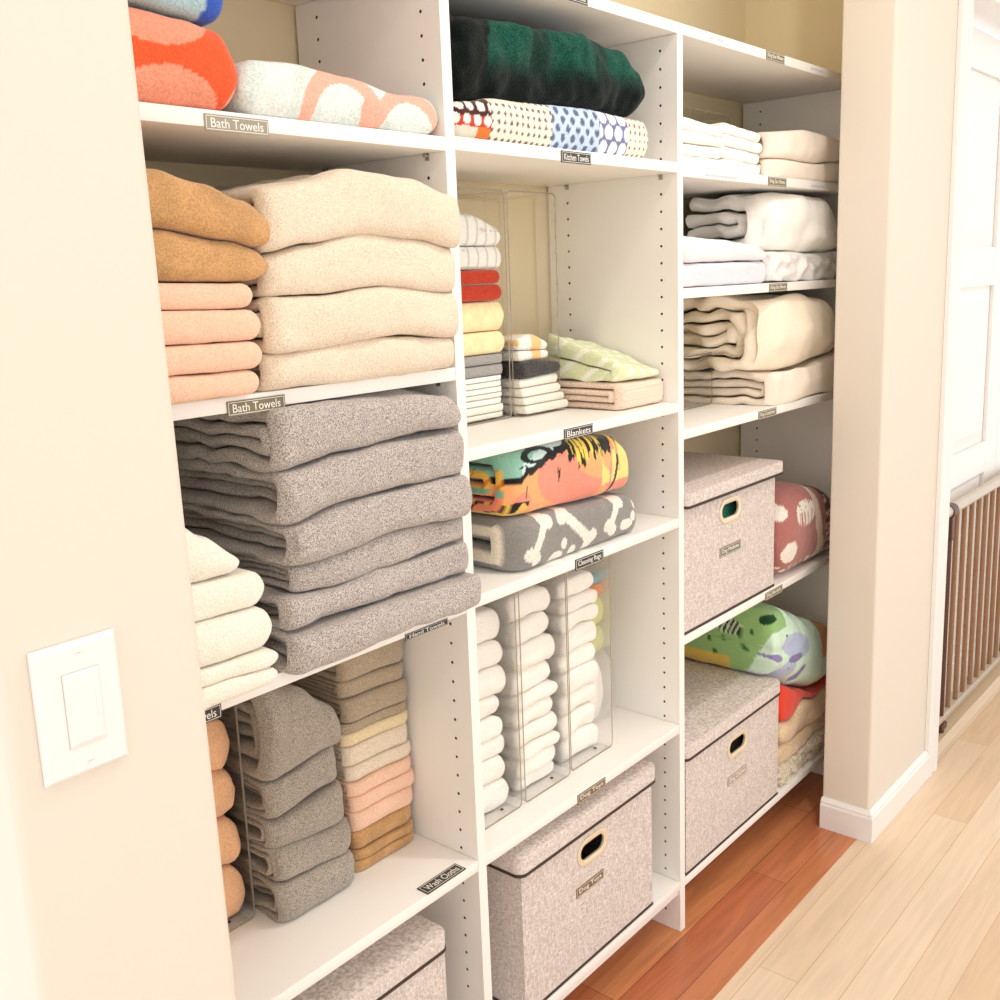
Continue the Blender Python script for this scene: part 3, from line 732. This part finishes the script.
# scenic blanket and bone fleece
def fbm(x, y, k=0): return noise.noise(Vector((x, y, k))) + .5 * noise.noise(Vector((x * 2.1, y * 2.1, k + 4)))
def pat_scene(x, y, z):
    n = fbm(x * 40, (z + y) * 60, 1)
    if x < -.497:   # folded side
        if z > 1.096: return (30, 40, 36) if n > .55 else (136, 190, 166)
        v = abs(z - (1.082 - (y - .05) * .1) )
        if z > 1.062: return (238, 190, 84) if n > -.25 else (226, 130, 50)
        if z > 1.050: return (120, 178, 156)
        return (40, 30, 26) if n > .45 else (240, 140, 104)
    e = 1.070 + (x + .50) * .25 + .012 * fbm(x * 28, 3, 2)
    if z > e + .012 and x < -.355 + (z - 1.1) * .8:
        r = abs(math.hypot((x + .425) / .035, (z - 1.112) / .010) - 1)
        if r < .25 or (n > .62): return (22, 36, 34)
        return (206, 230, 228) if z < e + .026 and x > -.47 else (146, 196, 176)
    if z > e and z < e + .03 and x < -.33: return (26, 26, 26)
    if z > e + .012 and x < -.30 and fbm(x * 70, z * 30, 12) > -.2: return (28, 30, 28)
    if x > -.345 and z > 1.083 + .03 * fbm(x * 90, z * 12, 3) + abs(x + .30) * .08 and z > 1.062 and x < -.19:
        return (28, 26, 24) if fbm(x * 120, z * 14, 5) > -.15 else (246, 214, 96)
    if abs(math.hypot((x + .30) / 1.0, (z - 1.075)) - .105) < .004 and z < 1.078 and x > -.30: return (34, 30, 28)
    if x > -.25 and fbm(x * 25, z * 10, 6) > .1 and z > 1.03: return (246, 222, 132)
    if z > 1.045 and x > -.47 and x < -.3 and fbm(x * 160, z * 20, 8) > .62: return (44, 34, 32)
    if x < -.45 and z < 1.04: return (34, 30, 28) if n > -.05 and z > 1.022 else (244, 200, 96)
    return (246, 150, 128) if fbm(x * 9, z * 9, 9) > 0 else (250, 176, 118)
cloth('blanket', -.500, -.132, .010, .275, [(-.5, 1.016), (-.42, 1.012), (-.28, 1.006), (-.14, 1.004)], [(-.5, 1.127), (-.3, 1.126), (-.2, 1.114), (-.14, 1.085)], patm,
      'teal, orange and yellow scenic print blanket with black strokes', 'blanket', pat=pat_scene, seed=131, res=.0025, bands=2, wob=.008, jit=.006, fan=.004, front=.8, cornr=.02, endx=(1, 1))
BONES = [(-.434, .972, 56, .034), (-.328, .970, -41, .048), (-.217, .972, 57, .028)]
def bone(x, s, b):
    cx, cz, a, h = b; a = math.radians(a); dx, dz = x - cx, s - cz
    u = dx * math.cos(a) + dz * math.sin(a); v = -dx * math.sin(a) + dz * math.cos(a)
    if abs(u) < h and abs(v) < .0095: return True
    for su in (-1, 1):
        for sv in (-1, 1):
            if math.hypot(u - su * h, v - sv * .0095) < .0125: return True
    return False
def pat_bone(x, y, z):
    if x < -.4955 and z < 1.000 and z > .935: return (240, 228, 208)
    s = z + max(0, y - .03) * .5
    for b in BONES:
        if bone(x, s, b): return (246, 240, 228)
    for cx, cz, r, ry in ((-.387, .926, .019, .013), (-.366, .948, .009, .010), (-.341, .930, .011, .010), (-.178, .944, .020, .011), (-.142, .978, .009, .012), (-.156, .955, .007, .010)):
        if circ(x, s, cx, cz, r, ry): return (246, 240, 228)
    return (148, 144, 140)
cloth('blanket', -.500, -.112, .005, .275, S3 + .0008, [(-.5, 1.014), (-.42, 1.010), (-.28, 1.004), (-.17, .998), (-.11, .975)], patfur,
      'grey fleece blanket with white dog bones and paw prints', 'blanket', pat=pat_bone, seed=132, res=.0025, bands=1, wob=.006, fan=.003, cornr=.03, gap=.0015)

# white rags in the three bins
def ragstack(x0, x1s, ys, zs, where, seed):
    ords = ['topmost', 'second from the top', 'third from the top', 'fourth from the top', 'fifth from the top', 'sixth from the top', 'seventh from the top',
            'eighth from the top', 'ninth from the top', 'tenth from the top', 'eleventh from the top']
    labs = ['white folded rag, %s in the %s clear bin' % (ords[i] if i < len(zs) - 2 else 'at the bottom', where) for i in range(len(zs) - 1)]
    rng = random.Random(seed)
    stack('cleaning_rag', 'rag', rag, [(x0 + rng.uniform(0, .006), x1s - rng.uniform(0, .016)) for _ in labs], [(ys + rng.uniform(0, .014), .258) for _ in labs],
          [[(x0, z + rng.uniform(-.002, .002)), ((x0 + x1s) / 2, z + rng.uniform(.001, .006)), (x1s, z)] for z in zs[:-1]] + [S4 + .0045], labs,
          'white rags in the %s bin' % where, seed=seed, pillow=.014, wob=.004, wrinkle=.004, wscale=24, res=.009)
ragstack(-.592, -.458, .068, [.845, .790, .745, .692, .655, .618, .580, .535, .485], 'left', 141)
ragstack(-.438, -.314, .064, [.850, .804, .762, .711, .670, .643, .607, .570, .547, .510, .485], 'middle', 155)
ragstack(-.296, -.168, .072, [.845, .808, .780, .745, .702, .664, .620, .577, .530, .485], 'right', 170)
stack('cleaning_rag', 'rag', [fabric('teal_cotton', (120, 180, 190), .9), fabric('orange_cotton', (238, 150, 96), .9), fabric('lime_cotton', (226, 226, 150), .92), fabric('lime_cotton2', (220, 220, 160), .92)],
      [(-.155, -.093), (-.155, -.088), (-.155, -.086), (-.155, -.086)], (.125, .28), [.810, .790, .762, .700, .640],
      ['small teal rag beside the right clear bin', 'small orange rag under the teal one', 'pale lime rag under the orange one', 'pale olive rag under the lime one'],
      'coloured rags beside the right bin', seed=181, pillow=.008)
cloth('cleaning_rag', -.155, -.090, .125, .28, S4 + .0008, .640, rag, 'white rag pile base under the coloured rags beside the right bin', 'rag', seed=186, pillow=.01)

# ================================================================= linen boxes
def stadium(cx, cz, hw, r, n=8):
    P = []
    for i in range(n + 1): a = -PI / 2 + PI * i / n; P.append((cx + hw + r * math.cos(a), cz + r * math.sin(a)))
    for i in range(n + 1): a = PI / 2 + PI * i / n; P.append((cx - hw + r * math.cos(a), cz + r * math.sin(a)))
    return P
def plate_text(parent, txt, x0, x1, z0, z1, y, mat, horizontal=None):
    """label plate with white line border and lettering, as children or as a thing"""
    pass
def linen_box(x0, x1, yf, yb, z0, zl, zt, lid_over, label, hcx, hcz, left_clear=-9.0, rc=.017):
    t = thing('storage_box', label, 'storage box', ((x0 + x1) / 2, (yf + yb) / 2, z0), 'grey linen boxes with lids')
    th = .004; bm = bmesh.new(); zb = zl + .004
    hw, r = .022, .0165
    hole = stadium(hcx, hcz, hw, r); n = len(hole)
    for y in (yf, yf + th):
        hv = [bm.verts.new((x, y, z)) for x, z in hole]
        # outer rectangle points in matching order
        ov = []
        for x, z in hole:
            dx, dz = x - hcx, z - hcz
            kx = ((x1 if dx > 0 else x0) - hcx) / dx if abs(dx) > 1e-6 else 1e9
            kz = ((zb if dz > 0 else z0) - hcz) / dz if abs(dz) > 1e-6 else 1e9
            k = min(abs(kx), abs(kz)); ov.append((hcx + dx * k, hcz + dz * k))
        for cxn, czn in ((x0, z0), (x1, z0), (x1, zb), (x0, zb)):
            i = min(range(n), key=lambda q: (ov[q][0] - cxn) ** 2 + (ov[q][1] - czn) ** 2); ov[i] = (cxn, czn)
        oo = [bm.verts.new((x, y, z)) for x, z in ov]
        for i in range(n): bm.faces.new((hv[i], hv[(i + 1) % n], oo[(i + 1) % n], oo[i]))
        if y == yf: h0 = hv
        else:
            for i in range(n): bm.faces.new((h0[i], h0[(i + 1) % n], hv[(i + 1) % n], hv[i]))
    box(bm, x0, x0 + th, yf + .0001, yb, z0, zb); box(bm, x1 - th, x1, yf + .0001, yb, z0, zb); box(bm, x0 + th, x1 - th, yb - th, yb, z0, zb); box(bm, x0 + th, x1 - th, yf + th, yb - th, z0 + .0002, z0 + th)
    bmesh.ops.recalc_face_normals(bm, faces=bm.faces)
    finish(bm, 'body', linen_m, t, smooth=False)
    bm = bmesh.new(); e = .0016
    box(bm, x0 - e, x1 + e, yf - e, yf + .0001, z0 + .0004, z0 + .006, bev=.0006); box(bm, x0 - e, x0, yf, yb, z0 + .0004, z0 + .006); box(bm, x1, x1 + e, yf, yb, z0 + .0004, z0 + .006)
    finish(bm, 'bottom_piping', dark_trim, t, smooth=False)
    l0, l1, lf = x0 - min(lid_over, x0 - left_clear), x1 + lid_over * 1.6, yf - lid_over * .8
    bm = bmesh.new(); box(bm, l0, l1, lf, yb + .002, zl + .006, zt, bev=0)
    bmesh.ops.recalc_face_normals(bm, faces=bm.faces)
    bmesh.ops.bevel(bm, geom=[e_ for e_ in bm.edges if abs(e_.verts[0].co.z - e_.verts[1].co.z) > .01], offset=rc, segments=4, affect='EDGES', profile=.5)
    bmesh.ops.bevel(bm, geom=[e_ for e_ in bm.edges if min(v.co.z for v in e_.verts) > zt - .0001 and max(abs(e_.verts[0].co.x - e_.verts[1].co.x), abs(e_.verts[0].co.y - e_.verts[1].co.y)) > 0], offset=.004, segments=2, affect='EDGES', profile=.5)
    lid = finish(bm, 'lid', linen_m, t, smooth=35)
    bm = bmesh.new(); box(bm, l0 - .0008, l1 + .0008, lf - .0008, yb + .0024, zl, zl + .006, bev=0)
    bmesh.ops.recalc_face_normals(bm, faces=bm.faces)
    bmesh.ops.bevel(bm, geom=[e_ for e_ in bm.edges if abs(e_.verts[0].co.z - e_.verts[1].co.z) > .003], offset=rc, segments=4, affect='EDGES', profile=.5)
    finish(bm, 'lid_piping', dark_trim, lid, smooth=35)
    # oval ring handle
    bm = bmesh.new(); A = [stadium(hcx, hcz, hw, r + a) for a in (-.001, .0045, .0100, .0105)]; Y = (yf - .001, yf - .0035, yf - .0022, yf - .0002)
    rings = [[bm.verts.new((x, y, z)) for x, z in P] for P, y in zip(A, Y)]; rings.append([bm.verts.new((v.co.x, yf + .003, v.co.z)) for v in rings[0]])
    for a, b_ in [(rings[i], rings[i + 1]) for i in range(3)] + [(rings[4], rings[0])]:
        for i in range(n): bm.faces.new((a[i], a[(i + 1) % n], b_[(i + 1) % n], b_[i]))
    bmesh.ops.recalc_face_normals(bm, faces=bm.faces)
    finish(bm, 'handle_ring', ring_m, t, smooth=50)
    return t
font_obs = []
def text_mesh(name, txt, size, mat, mtx, parent):
    cu = bpy.data.curves.new(name, 'FONT'); cu.body = txt; cu.size = size; cu.align_x = 'CENTER'; cu.align_y = 'CENTER'; cu.extrude = .00012; cu.resolution_u = 3
    o = bpy.data.objects.new('tmp', cu); C.objects.link(o); bpy.context.view_layer.update()
    me = bpy.data.meshes.new_from_object(o.evaluated_get(bpy.context.evaluated_depsgraph_get())); bpy.data.objects.remove(o); 
    return me
def label_plate(txt, x0, x1, z0, z1, y, mat, label, parent=None, tilt=None, bold=1.0, inkm=None, name='shelf_label', fit=.82, border=True):
    """plate facing -Y at y; tilt=(origin z) lays it flat on a shelf instead"""
    inkm = inkm or ink
    w, h = x1 - x0, z1 - z0
    if parent is None:
        t = thing(name, label, 'label', ((x0 + x1) / 2, y, (z0 + z1) / 2), 'name plates on the shelves')
    else:
        t = bpy.data.objects.new(name, None)
    th = .0014
    def local(bm_or_me, nm, m, par):
        me = bm_or_me
        if isinstance(me, bmesh.types.BMesh):
            me2 = bpy.data.meshes.new(nm); me.to_mesh(me2); me.free(); me = me2
        me.materials.clear(); me.materials.append(m)
        o = bpy.data.objects.new(nm, me); C.objects.link(o); o.parent = par; return o
    if parent is None: base = t
    bm = bmesh.new(); box(bm, -w / 2, w / 2, -th, 0, -h / 2, h / 2, bev=.0003)
    if parent is None: pl = local(bm, 'plate', mat, t); par = pl
    else:
        pl = local(bm, name, mat, parent); pl.location = Vector(((x0 + x1) / 2, y, (z0 + z1) / 2)) - parent_world(parent); pl['label'] = label; par = pl
    if border:
        bm = bmesh.new(); b0, lw = h * .09, h * .035
        for a in ((-w / 2 + b0, w / 2 - b0, h / 2 - b0 - lw, h / 2 - b0), (-w / 2 + b0, w / 2 - b0, -h / 2 + b0, -h / 2 + b0 + lw), (-w / 2 + b0, -w / 2 + b0 + lw, -h / 2 + b0, h / 2 - b0), (w / 2 - b0 - lw, w / 2 - b0, -h / 2 + b0, h / 2 - b0)):
            box(bm, a[0], a[1], -th - .0002, -th + .0001, a[2], a[3])
        local(bm, 'border_line', inkm, par)
    me = text_mesh('lettering', txt, 1, inkm, None, par)
    xs = [v.co.x for v in me.vertices]; ys = [v.co.y for v in me.vertices]
    sw, sh = max(xs) - min(xs), max(ys) - min(ys)
    kx = w * fit / sw; kz = min(h * .56 / sh, kx * 1.35)
    mx, my = (max(xs) + min(xs)) / 2, (max(ys) + min(ys)) / 2
    for v in me.vertices: v.co = Vector(((v.co.x - mx) * kx, -th - .0001 - v.co.z * .8, (v.co.y - my) * kz))
    local(me, 'lettering', inkm, par)
    if tilt is not None and parent is None:
        t.location = tilt; t.rotation_euler = (-PI / 2, 0, 0)
    return t
YL = -.0001
label_plate('Bath Towels', -1.026, -.938, 1.576, 1.5945, YL, lab_glare, 'grey "Bath Towels" plate under the orange beach towel')
label_plate('Bath Towels', -1.030, -.945, 1.2520, 1.2700, YL, lab_olive, 'olive "Bath Towels" plate under the peach towels')
label_plate('Hand Towels', -1.162, -1.076, .8910, .9095, YL, lab_black, 'black plate ending in "els" at the wall edge below the white towels')
label_plate('Hand Towels', -.764, -.675, .8935, .9030, YL, lab_black, 'dark plate under the overhanging grey bath towels', bold=1)
label_plate('Wash Cloths', -.748, -.661, 0, .0245, 0, lab_black, 'black "Wash Cloths" plate lying flat on the shelf', tilt=(-.7045, .0110, SD + .0002))
label_plate('Kitchen Towels', -.362, -.280, 1.5800, 1.5985, YL, lab_black, 'black "Kitchen Towels" plate under the dotted quilt')
label_plate('Blankets', -.373, -.290, 1.1300, 1.1485, YL, lab_black, 'black "Blankets" plate above the scenic print blanket')
label_plate('Cleaning Rags', -.350, -.265, .8960, .9165, YL, lab_black, 'black "Cleaning Rags" plate above the middle rag bin')
label_plate('Dog Toys', -.360, -.272, .4580, .4765, YL, lab_tan, 'brown "Dog Toys" plate on the shelf edge above the linen box')
label_plate('King Size Pillows', .357, .442, ZT + .0003, ZT + .0185, YL, lab_olive, 'small plate on the edge of the long top shelf board')
label_plate('King Size Sheets', .373, .461, 1.5745, 1.5935, YL, lab_olive, 'olive "King Size Sheets" plate under the top white sheets')
label_plate('King Size Sheets', .385, .474, 1.3500, 1.3680, YL, lab_olive, 'olive "King Size Sheets" plate under the satin sheet')
label_plate('King Comforter', .340, .428, 1.0735, 1.0920, YL, lab_olive, 'olive plate on the shelf edge under the cream comforter')
label_plate('Dog Blankets', .385, .474, .6440, .6620, YL, lab_olive, 'olive plate on the shelf edge under the upper right linen box')
label_plate('Twin Size Sheets', -.362, -.280, ZT + .0003, ZT + .0185, YL, lab_black, 'dark plate on the top shelf board above the plaid blanket')

# faint factory print on shelf edges, part of each board
def print_strip(board, x0, x1, z):
    bm = bmesh.new(); rng = random.Random(int(x0 * 1000)); x = x0
    while x < x1:
        w = rng.uniform(.002, .006); box(bm, x, x + w, -.00025, -.00005, z - .0022, z + .0022); x += w + rng.uniform(.001, .003)
    finish(bm, 'printed_marking', faint_ink, board, smooth=False)['label'] = 'faint grey factory print'
print_strip(board_t1, .105, .235, 1.5835); print_strip(board_t1, .595, .665, 1.5835)
print_strip(board_top, .120, .170, ZT + .0095); print_strip(board_top, .580, .645, ZT + .0095)

bx = linen_box(-.521, -.105, .004, .285, S5 + .0006, .394, .432, .009, 'grey linen lidded box marked "Dog Toys" in the middle bay', -.312, .350)
label_plate('Dog Toys', -.365, -.278, .2700, .2885, .0038, lab_tan, 'bronze "Dog Toys" plate', parent=bx, name='name_plate')
bx = linen_box(.0235, .432, .002, .285, T4 + .0006, .934, .966, .014, 'grey linen lidded box on the upper right shelf, teal seen in its handle', .217, .895, left_clear=.0205, rc=.008)
bx2 = label_plate('Dog Medicine', .171, .264, .7975, .8180, .0018, lab_olive, 'olive name plate', parent=bx, name='name_plate')
teal = fabric('teal_fleece', (60, 150, 130), .8, 200)
cloth('towel', .06, .38, .012, .12, T4 + .006, .915, teal, 'teal cloth inside the upper right box, seen through its handle', 'towel', seed=191, pillow=.03)
bx = linen_box(.0285, .470, .002, .285, T5 + .0006, .385, .420, .006, 'grey linen lidded box at the bottom right beside the cream plush', .258, .337, left_clear=.0215)
label_plate('Dog Clothes', .213, .304, .2485, .2700, .0018, plain('pale_bronze_label', (176, 156, 142), .35), 'pale bronze name plate', parent=bx, name='name_plate')  # name plate in a paler bronze tone
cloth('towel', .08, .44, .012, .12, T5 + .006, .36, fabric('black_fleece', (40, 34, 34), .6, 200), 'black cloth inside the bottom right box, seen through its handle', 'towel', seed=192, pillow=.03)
bx = linen_box(-1.130, -.712, .006, .285, SE + .0006, .362, .397, .005, 'grey linen lidded box in the left bay, cut off by the picture bottom', -.92, .318)

# ================================================================= RIGHT BAY
wr = dict(wrinkle=.005, wscale=16)
stack('bed_sheet', 'bed sheet', sheetw, [(.040, .222), (.035, .226), (.032, .220), (.030, .228)], [(.022, .165), (.020, .165), (.024, .165), (.018, .165)],
      [[(.03, 1.692), (.2, 1.686)], [(.03, 1.668), (.2, 1.664)], [(.03, 1.643), (.2, 1.645)], [(.03, 1.620), (.2, 1.621)], T1 + .0008],
      ['white bed sheet nearest the upright panel, topmost of four', 'white bed sheet nearest the upright panel, second from the top',
       'white bed sheet nearest the upright panel, third from the top', 'white bed sheet nearest the upright panel, at the bottom'],
      'white sheets beside the upright panel', seed=201, pillow=.012, **wr)
stack('bed_sheet', 'bed sheet', sheetw, [(.232, .408), (.234, .412), (.233, .406), (.235, .405)], [(.032, .165), (.030, .165), (.034, .165), (.030, .165)],
      [[(.23, 1.698), (.4, 1.688)], [(.23, 1.676), (.4, 1.668)], [(.23, 1.652), (.4, 1.646)], [(.23, 1.627), (.4, 1.622)], T1 + .0008],
      ['white bed sheet beside the ecru sheets, topmost of four', 'white bed sheet beside the ecru sheets, second from the top',
       'white bed sheet beside the ecru sheets, third from the top', 'white bed sheet beside the ecru sheets, at the bottom'],
      'white sheets beside the ecru ones', seed=206, pillow=.012, **wr)
stack('bed_sheet', 'bed sheet', sheetb, [(.420, .812), (.424, .815)], [(.0, .165), (.004, .165)],
      [[(.41, 1.693), (.6, 1.708), (.76, 1.700), (.82, 1.690)], [(.41, 1.638), (.6, 1.636), (.82, 1.650)], T1 + .0008],
      ['thick ecru bed sheet bundle at the right end of the upper shelf', 'ecru bed sheet under the thick ecru bundle'],
      'ecru bed sheets', seed=211, bands=2, wob=.006, fan=.02, cornr=.03, wrinkle=.006, wscale=10)
cloth('bed_sheet', .035, .405, .012, .28, [(.03, 1.418), (.4, 1.419)], [(.03, 1.470), (.2, 1.464), (.33, 1.455), (.40, 1.440)], sheetl,
      'pale lilac white sheet at the left of the comforter shelf, upper one', 'bed sheet', 'lilac white sheets', seed=221, pillow=.020, wob=.006, **wr)
cloth('bed_sheet', .035, .408, .016, .28, T2 + .0008, [(.03, 1.417), (.4, 1.418)], fabric('grey_lilac_cotton', (226, 224, 230), .97, 300, bump=.15),
      'pale grey lilac sheet lying on the comforter shelf, lower one', 'bed sheet', 'lilac white sheets', seed=222, pillow=.016, wob=.006, **wr)
cloth('comforter', .400, .822, .0, .205, [(.39, 1.440), (.6, 1.430), (.84, 1.440)], [(.39, 1.560), (.55, 1.569), (.70, 1.562), (.78, 1.540), (.84, 1.512)], sheetw,
      'puffy white comforter folded on top of the satin sheet', 'comforter', seed=231, bands=2, wob=.010, warp=.011, fan=.03, cornr=.045, wrinkle=.012, wscale=9, front=.9)
cloth('bed_sheet', .430, .822, .008, .285, T2 + .0008, [(.42, 1.438), (.6, 1.429), (.84, 1.438)], satin,
      'shiny white satin sheet with creases under the white comforter', 'bed sheet', seed=232, bands=2, warp=.01, wob=.008, wrinkle=.012, wscale=26, cornr=.02)
cloth('comforter', .385, .822, -.002, .285, [(.38, 1.172), (.6, 1.166), (.84, 1.192)], [(.38, 1.340), (.6, 1.339), (.70, 1.331), (.78, 1.300), (.84, 1.24)], sheetc,
      'large cream comforter filling the shelf beside the low clear bin', 'comforter', seed=241, bands=3, wob=.008, warp=.012, fan=.045, cornr=.05, wrinkle=.010, wscale=8, front=.7)
cloth('bed_sheet', .412, .822, -.004, .285, T3 + .0008, [(.41, 1.170), (.6, 1.164), (.84, 1.190)], sheetb,
      'blush cream sheet folded under the cream comforter', 'bed sheet', seed=242, bands=2, wob=.008, warp=.010, fan=.012, cornr=.012, wrinkle=.006, wscale=11, front=.35)

def pat_maroon(x, y, z):
    w = (247, 238, 226)
    if circ(x, z, .500, .735, .030, .026): return w
    n = fbm(x * 60, z * 60, 3)
    if circ(x, z, .585, .815, .055, .032) and n > -.5 and not (z < .82 and fbm(x * 160, 1, 2) > .1): return w
    if circ(x, z, .47, .835, .028, .02): return w
    if abs(x - (.655 + .25 * (.80 - z))) < .016 + .006 * n and z < .86: return (236, 214, 186)
    if circ(x, z, .645, .885, .02, .05): return w
    if z < .700 and n > .2: return w
    if x > .70: return (92, 34, 34) if n > -.1 else (226, 200, 170)
    return (182, 116, 108) if z < .9 else (150, 84, 80)
cloth('blanket', .455, .822, -.012, .285, [(.44, T4 + .001), (.7, T4 + .001), (.84, T4 + .004)], [(.45, .868), (.60, .882), (.70, .858), (.84, .79)], patfur,
      'dusty maroon fleece blanket with white animal shapes beside the box', 'blanket', seed=251, pat=pat_maroon, pillow=.065, res=.004, wob=.006, front=.9)

def ell(x, z, cx, cz, a, b, ang=0):
    t = math.radians(ang); dx, dz = x - cx, z - cz
    u = dx * math.cos(t) + dz * math.sin(t); v = -dx * math.sin(t) + dz * math.cos(t)
    return (u / a) ** 2 + (v / b) ** 2 < 1
def pat_jungle(x, y, z):
    if (x < .474 and y > .085 - (z - .42) * .62) or (y > .05 and x < .56 and z > .5):
        if ell(y, z, .132, .546, .052, .021, 14): return (26, 40, 28) if math.sin(y * 480 + z * 200) > 0 else (206, 220, 190)
        if ell(y, z, .028, .573, .018, .011): return (34, 70, 40)
        for a, b in ((.175, .505), (.135, .510), (.09, .522), (.075, .495), (.06, .540), (.16, .470)):
            if ell(y, z, a, b, .0075, .0045, 40) or ell(y, z, a + .004, b, .003, .008): return (52, 108, 58)
        if z < .463 and y > .12 + .02 * nz((x, y, z), 30): return (222, 190, 92)
        return (150, 190, 122)
    if x - .515 + (.555 - z) * .2 < 0 and z > .545: return (150, 194, 126)
    x = x + .038
    if x > .755 and z > .40: return (226, 150, 64)
    if ell(x, z, .593, .452, .040, .011, -8): return (132, 122, 176)
    if ell(x, z, .500, .478, .026, .009, -25): return (140, 132, 182)
    if ell(x, z, .628, .398, .030, .012, 30): return (140, 130, 184)
    if ell(x, z, .560, .432, .003, .003): return (40, 40, 50)
    if ell(x, z, .505, .410, .030, .024) and not ell(x, z, .512, .408, .016, .013): return (196, 204, 220)
    if ell(x, z, .598, .482, .078, .033, -20) or ell(x, z, .563, .430, .036, .027) or ell(x, z, .530, .503, .018, .008, 10): return (186, 198, 226)
    if ell(x, z, .545, .520, .010, .003, -40): return (60, 80, 70)
    if ell(x, z, .460, .43, .012, .010): return (170, 206, 170)
    if z < .345: return (232, 222, 180)
    return (212, 240, 218)
cloth('blanket', .440, .822, -.004, .285, [(.43, .4225), (.480, .4225), (.52, .392), (.6, .352), (.7, .314), (.76, .310), (.84, .325)], [(.43, .600), (.516, .590), (.60, .550), (.69, .506), (.80, .468), (.84, .445)], patm,
      'green and mint animal print blanket with lilac elephant, above the red cloth', 'blanket', seed=261, pat=pat_jungle, pillow=.030, res=.0028, wob=.008, front=1.0, wrinkle=.004)
cloth('folded_cloth', .490, .822, .010, .28, [(.48, .300), (.56, .284), (.63, .312), (.70, .293), (.84, .311)], [(.48, .384), (.52, .384), (.6, .348), (.7, .310), (.76, .307), (.84, .322)], fabric('scarlet_fabric', (236, 66, 40), .9),
      'bright red cloth squeezed between the animal print and the plush', 'cloth', seed=271, pillow=.02, wob=.01)
stack('plush_blanket', 'blanket', cream_fur, [(.486, .822), (.488, .822)], [(.004, .28), (.006, .28)],
      [[(.48, .299), (.56, .283), (.63, .311), (.70, .292), (.84, .310)], [(.48, .232), (.62, .220), (.84, .240)], [(.48, .176), (.84, .184)]],
      ['cream plush blanket right under the red cloth', 'cream plush blanket above the shaggy one'], 'cream plush blankets', seed=272, pillow=.035, wob=.012, wrinkle=.006)
cloth('shaggy_rug', .488, .822, .002, .28, T5 + .001, [(.48, .175), (.84, .183)], shag,
      'cream shaggy rug folded at the bottom right of the closet', 'rug', seed=275, pillow=.03, wob=.014, wrinkle=.012, wscale=40, amp=.008)

# ------------------------------------------------------------------ lights
def lamp(name, loc, power, size, color, label):
    t = thing('ceiling_light', label, 'ceiling light', (loc[0], loc[1], 2.6), 'recessed ceiling lights')
    bm = bmesh.new()
    n = 32
    A = [bm.verts.new((loc[0] + .075 * math.cos(2 * PI * i / n), loc[1] + .075 * math.sin(2 * PI * i / n), 2.600)) for i in range(n)]
    B = [bm.verts.new((loc[0] + .058 * math.cos(2 * PI * i / n), loc[1] + .058 * math.sin(2 * PI * i / n), 2.594)) for i in range(n)]
    for i in range(n): bm.faces.new((A[i], A[(i + 1) % n], B[(i + 1) % n], B[i]))
    finish(bm, 'trim_ring', trim_m, t, smooth=40)
    ld = bpy.data.lights.new(name, 'AREA'); ld.shape = 'DISK'; ld.size = size; ld.energy = power; ld.color = color
    lo = bpy.data.objects.new(name, ld); C.objects.link(lo); lo.location = (loc[0], loc[1], 2.59)
LC = (1, .965, .92)
lamp('light_right', (-.18, -.72), 14, .09, LC, 'recessed ceiling light in front of the closet opening')
lamp('light_left', (-1.75, -1.05), 5, .10, LC, 'recessed ceiling light left of the closet, above the camera')
lamp('light_far', (1.5, -1.2), 3, .12, LC, 'recessed ceiling light in front of the white door')

w = bpy.data.worlds.new('World'); bpy.context.scene.world = w; w.use_nodes = True
bg = w.node_tree.nodes['Background']; bg.inputs['Color'].default_value = (1, .985, .97, 1); bg.inputs['Strength'].default_value = 2.15

# ------------------------------------------------------------------ camera
cam = bpy.data.cameras.new('Camera'); co = bpy.data.objects.new('Camera', cam); C.objects.link(co)
yaw, pitch, roll = .860843, -.193860, -.037814
cam.sensor_width = 36; cam.sensor_fit = 'HORIZONTAL'; cam.lens = 1024.58 / 1000 * 36
cam.shift_x = -.00088; cam.shift_y = -.01958; cam.clip_start = .02
fw = Vector((math.sin(yaw) * math.cos(pitch), math.cos(yaw) * math.cos(pitch), math.sin(pitch)))
rt = Vector((math.cos(yaw), -math.sin(yaw), 0)); up = rt.cross(fw)
r2 = rt * math.cos(roll) + up * math.sin(roll); u2 = -rt * math.sin(roll) + up * math.cos(roll)
M = Matrix((r2, u2, -fw)).transposed().to_4x4(); M.translation = Vector((-1.7344, -1.0273, 1.3998))
co.matrix_world = M
sc = bpy.context.scene
sc.camera = co
sc.view_settings.view_transform = 'Standard'; sc.view_settings.look = 'None'; sc.view_settings.gamma = 1
sc.view_settings.exposure = -.56
sc.view_settings.use_curve_mapping = False
sc.cycles.max_bounces = 10; sc.cycles.transparent_max_bounces = 24; sc.cycles.use_denoising = True
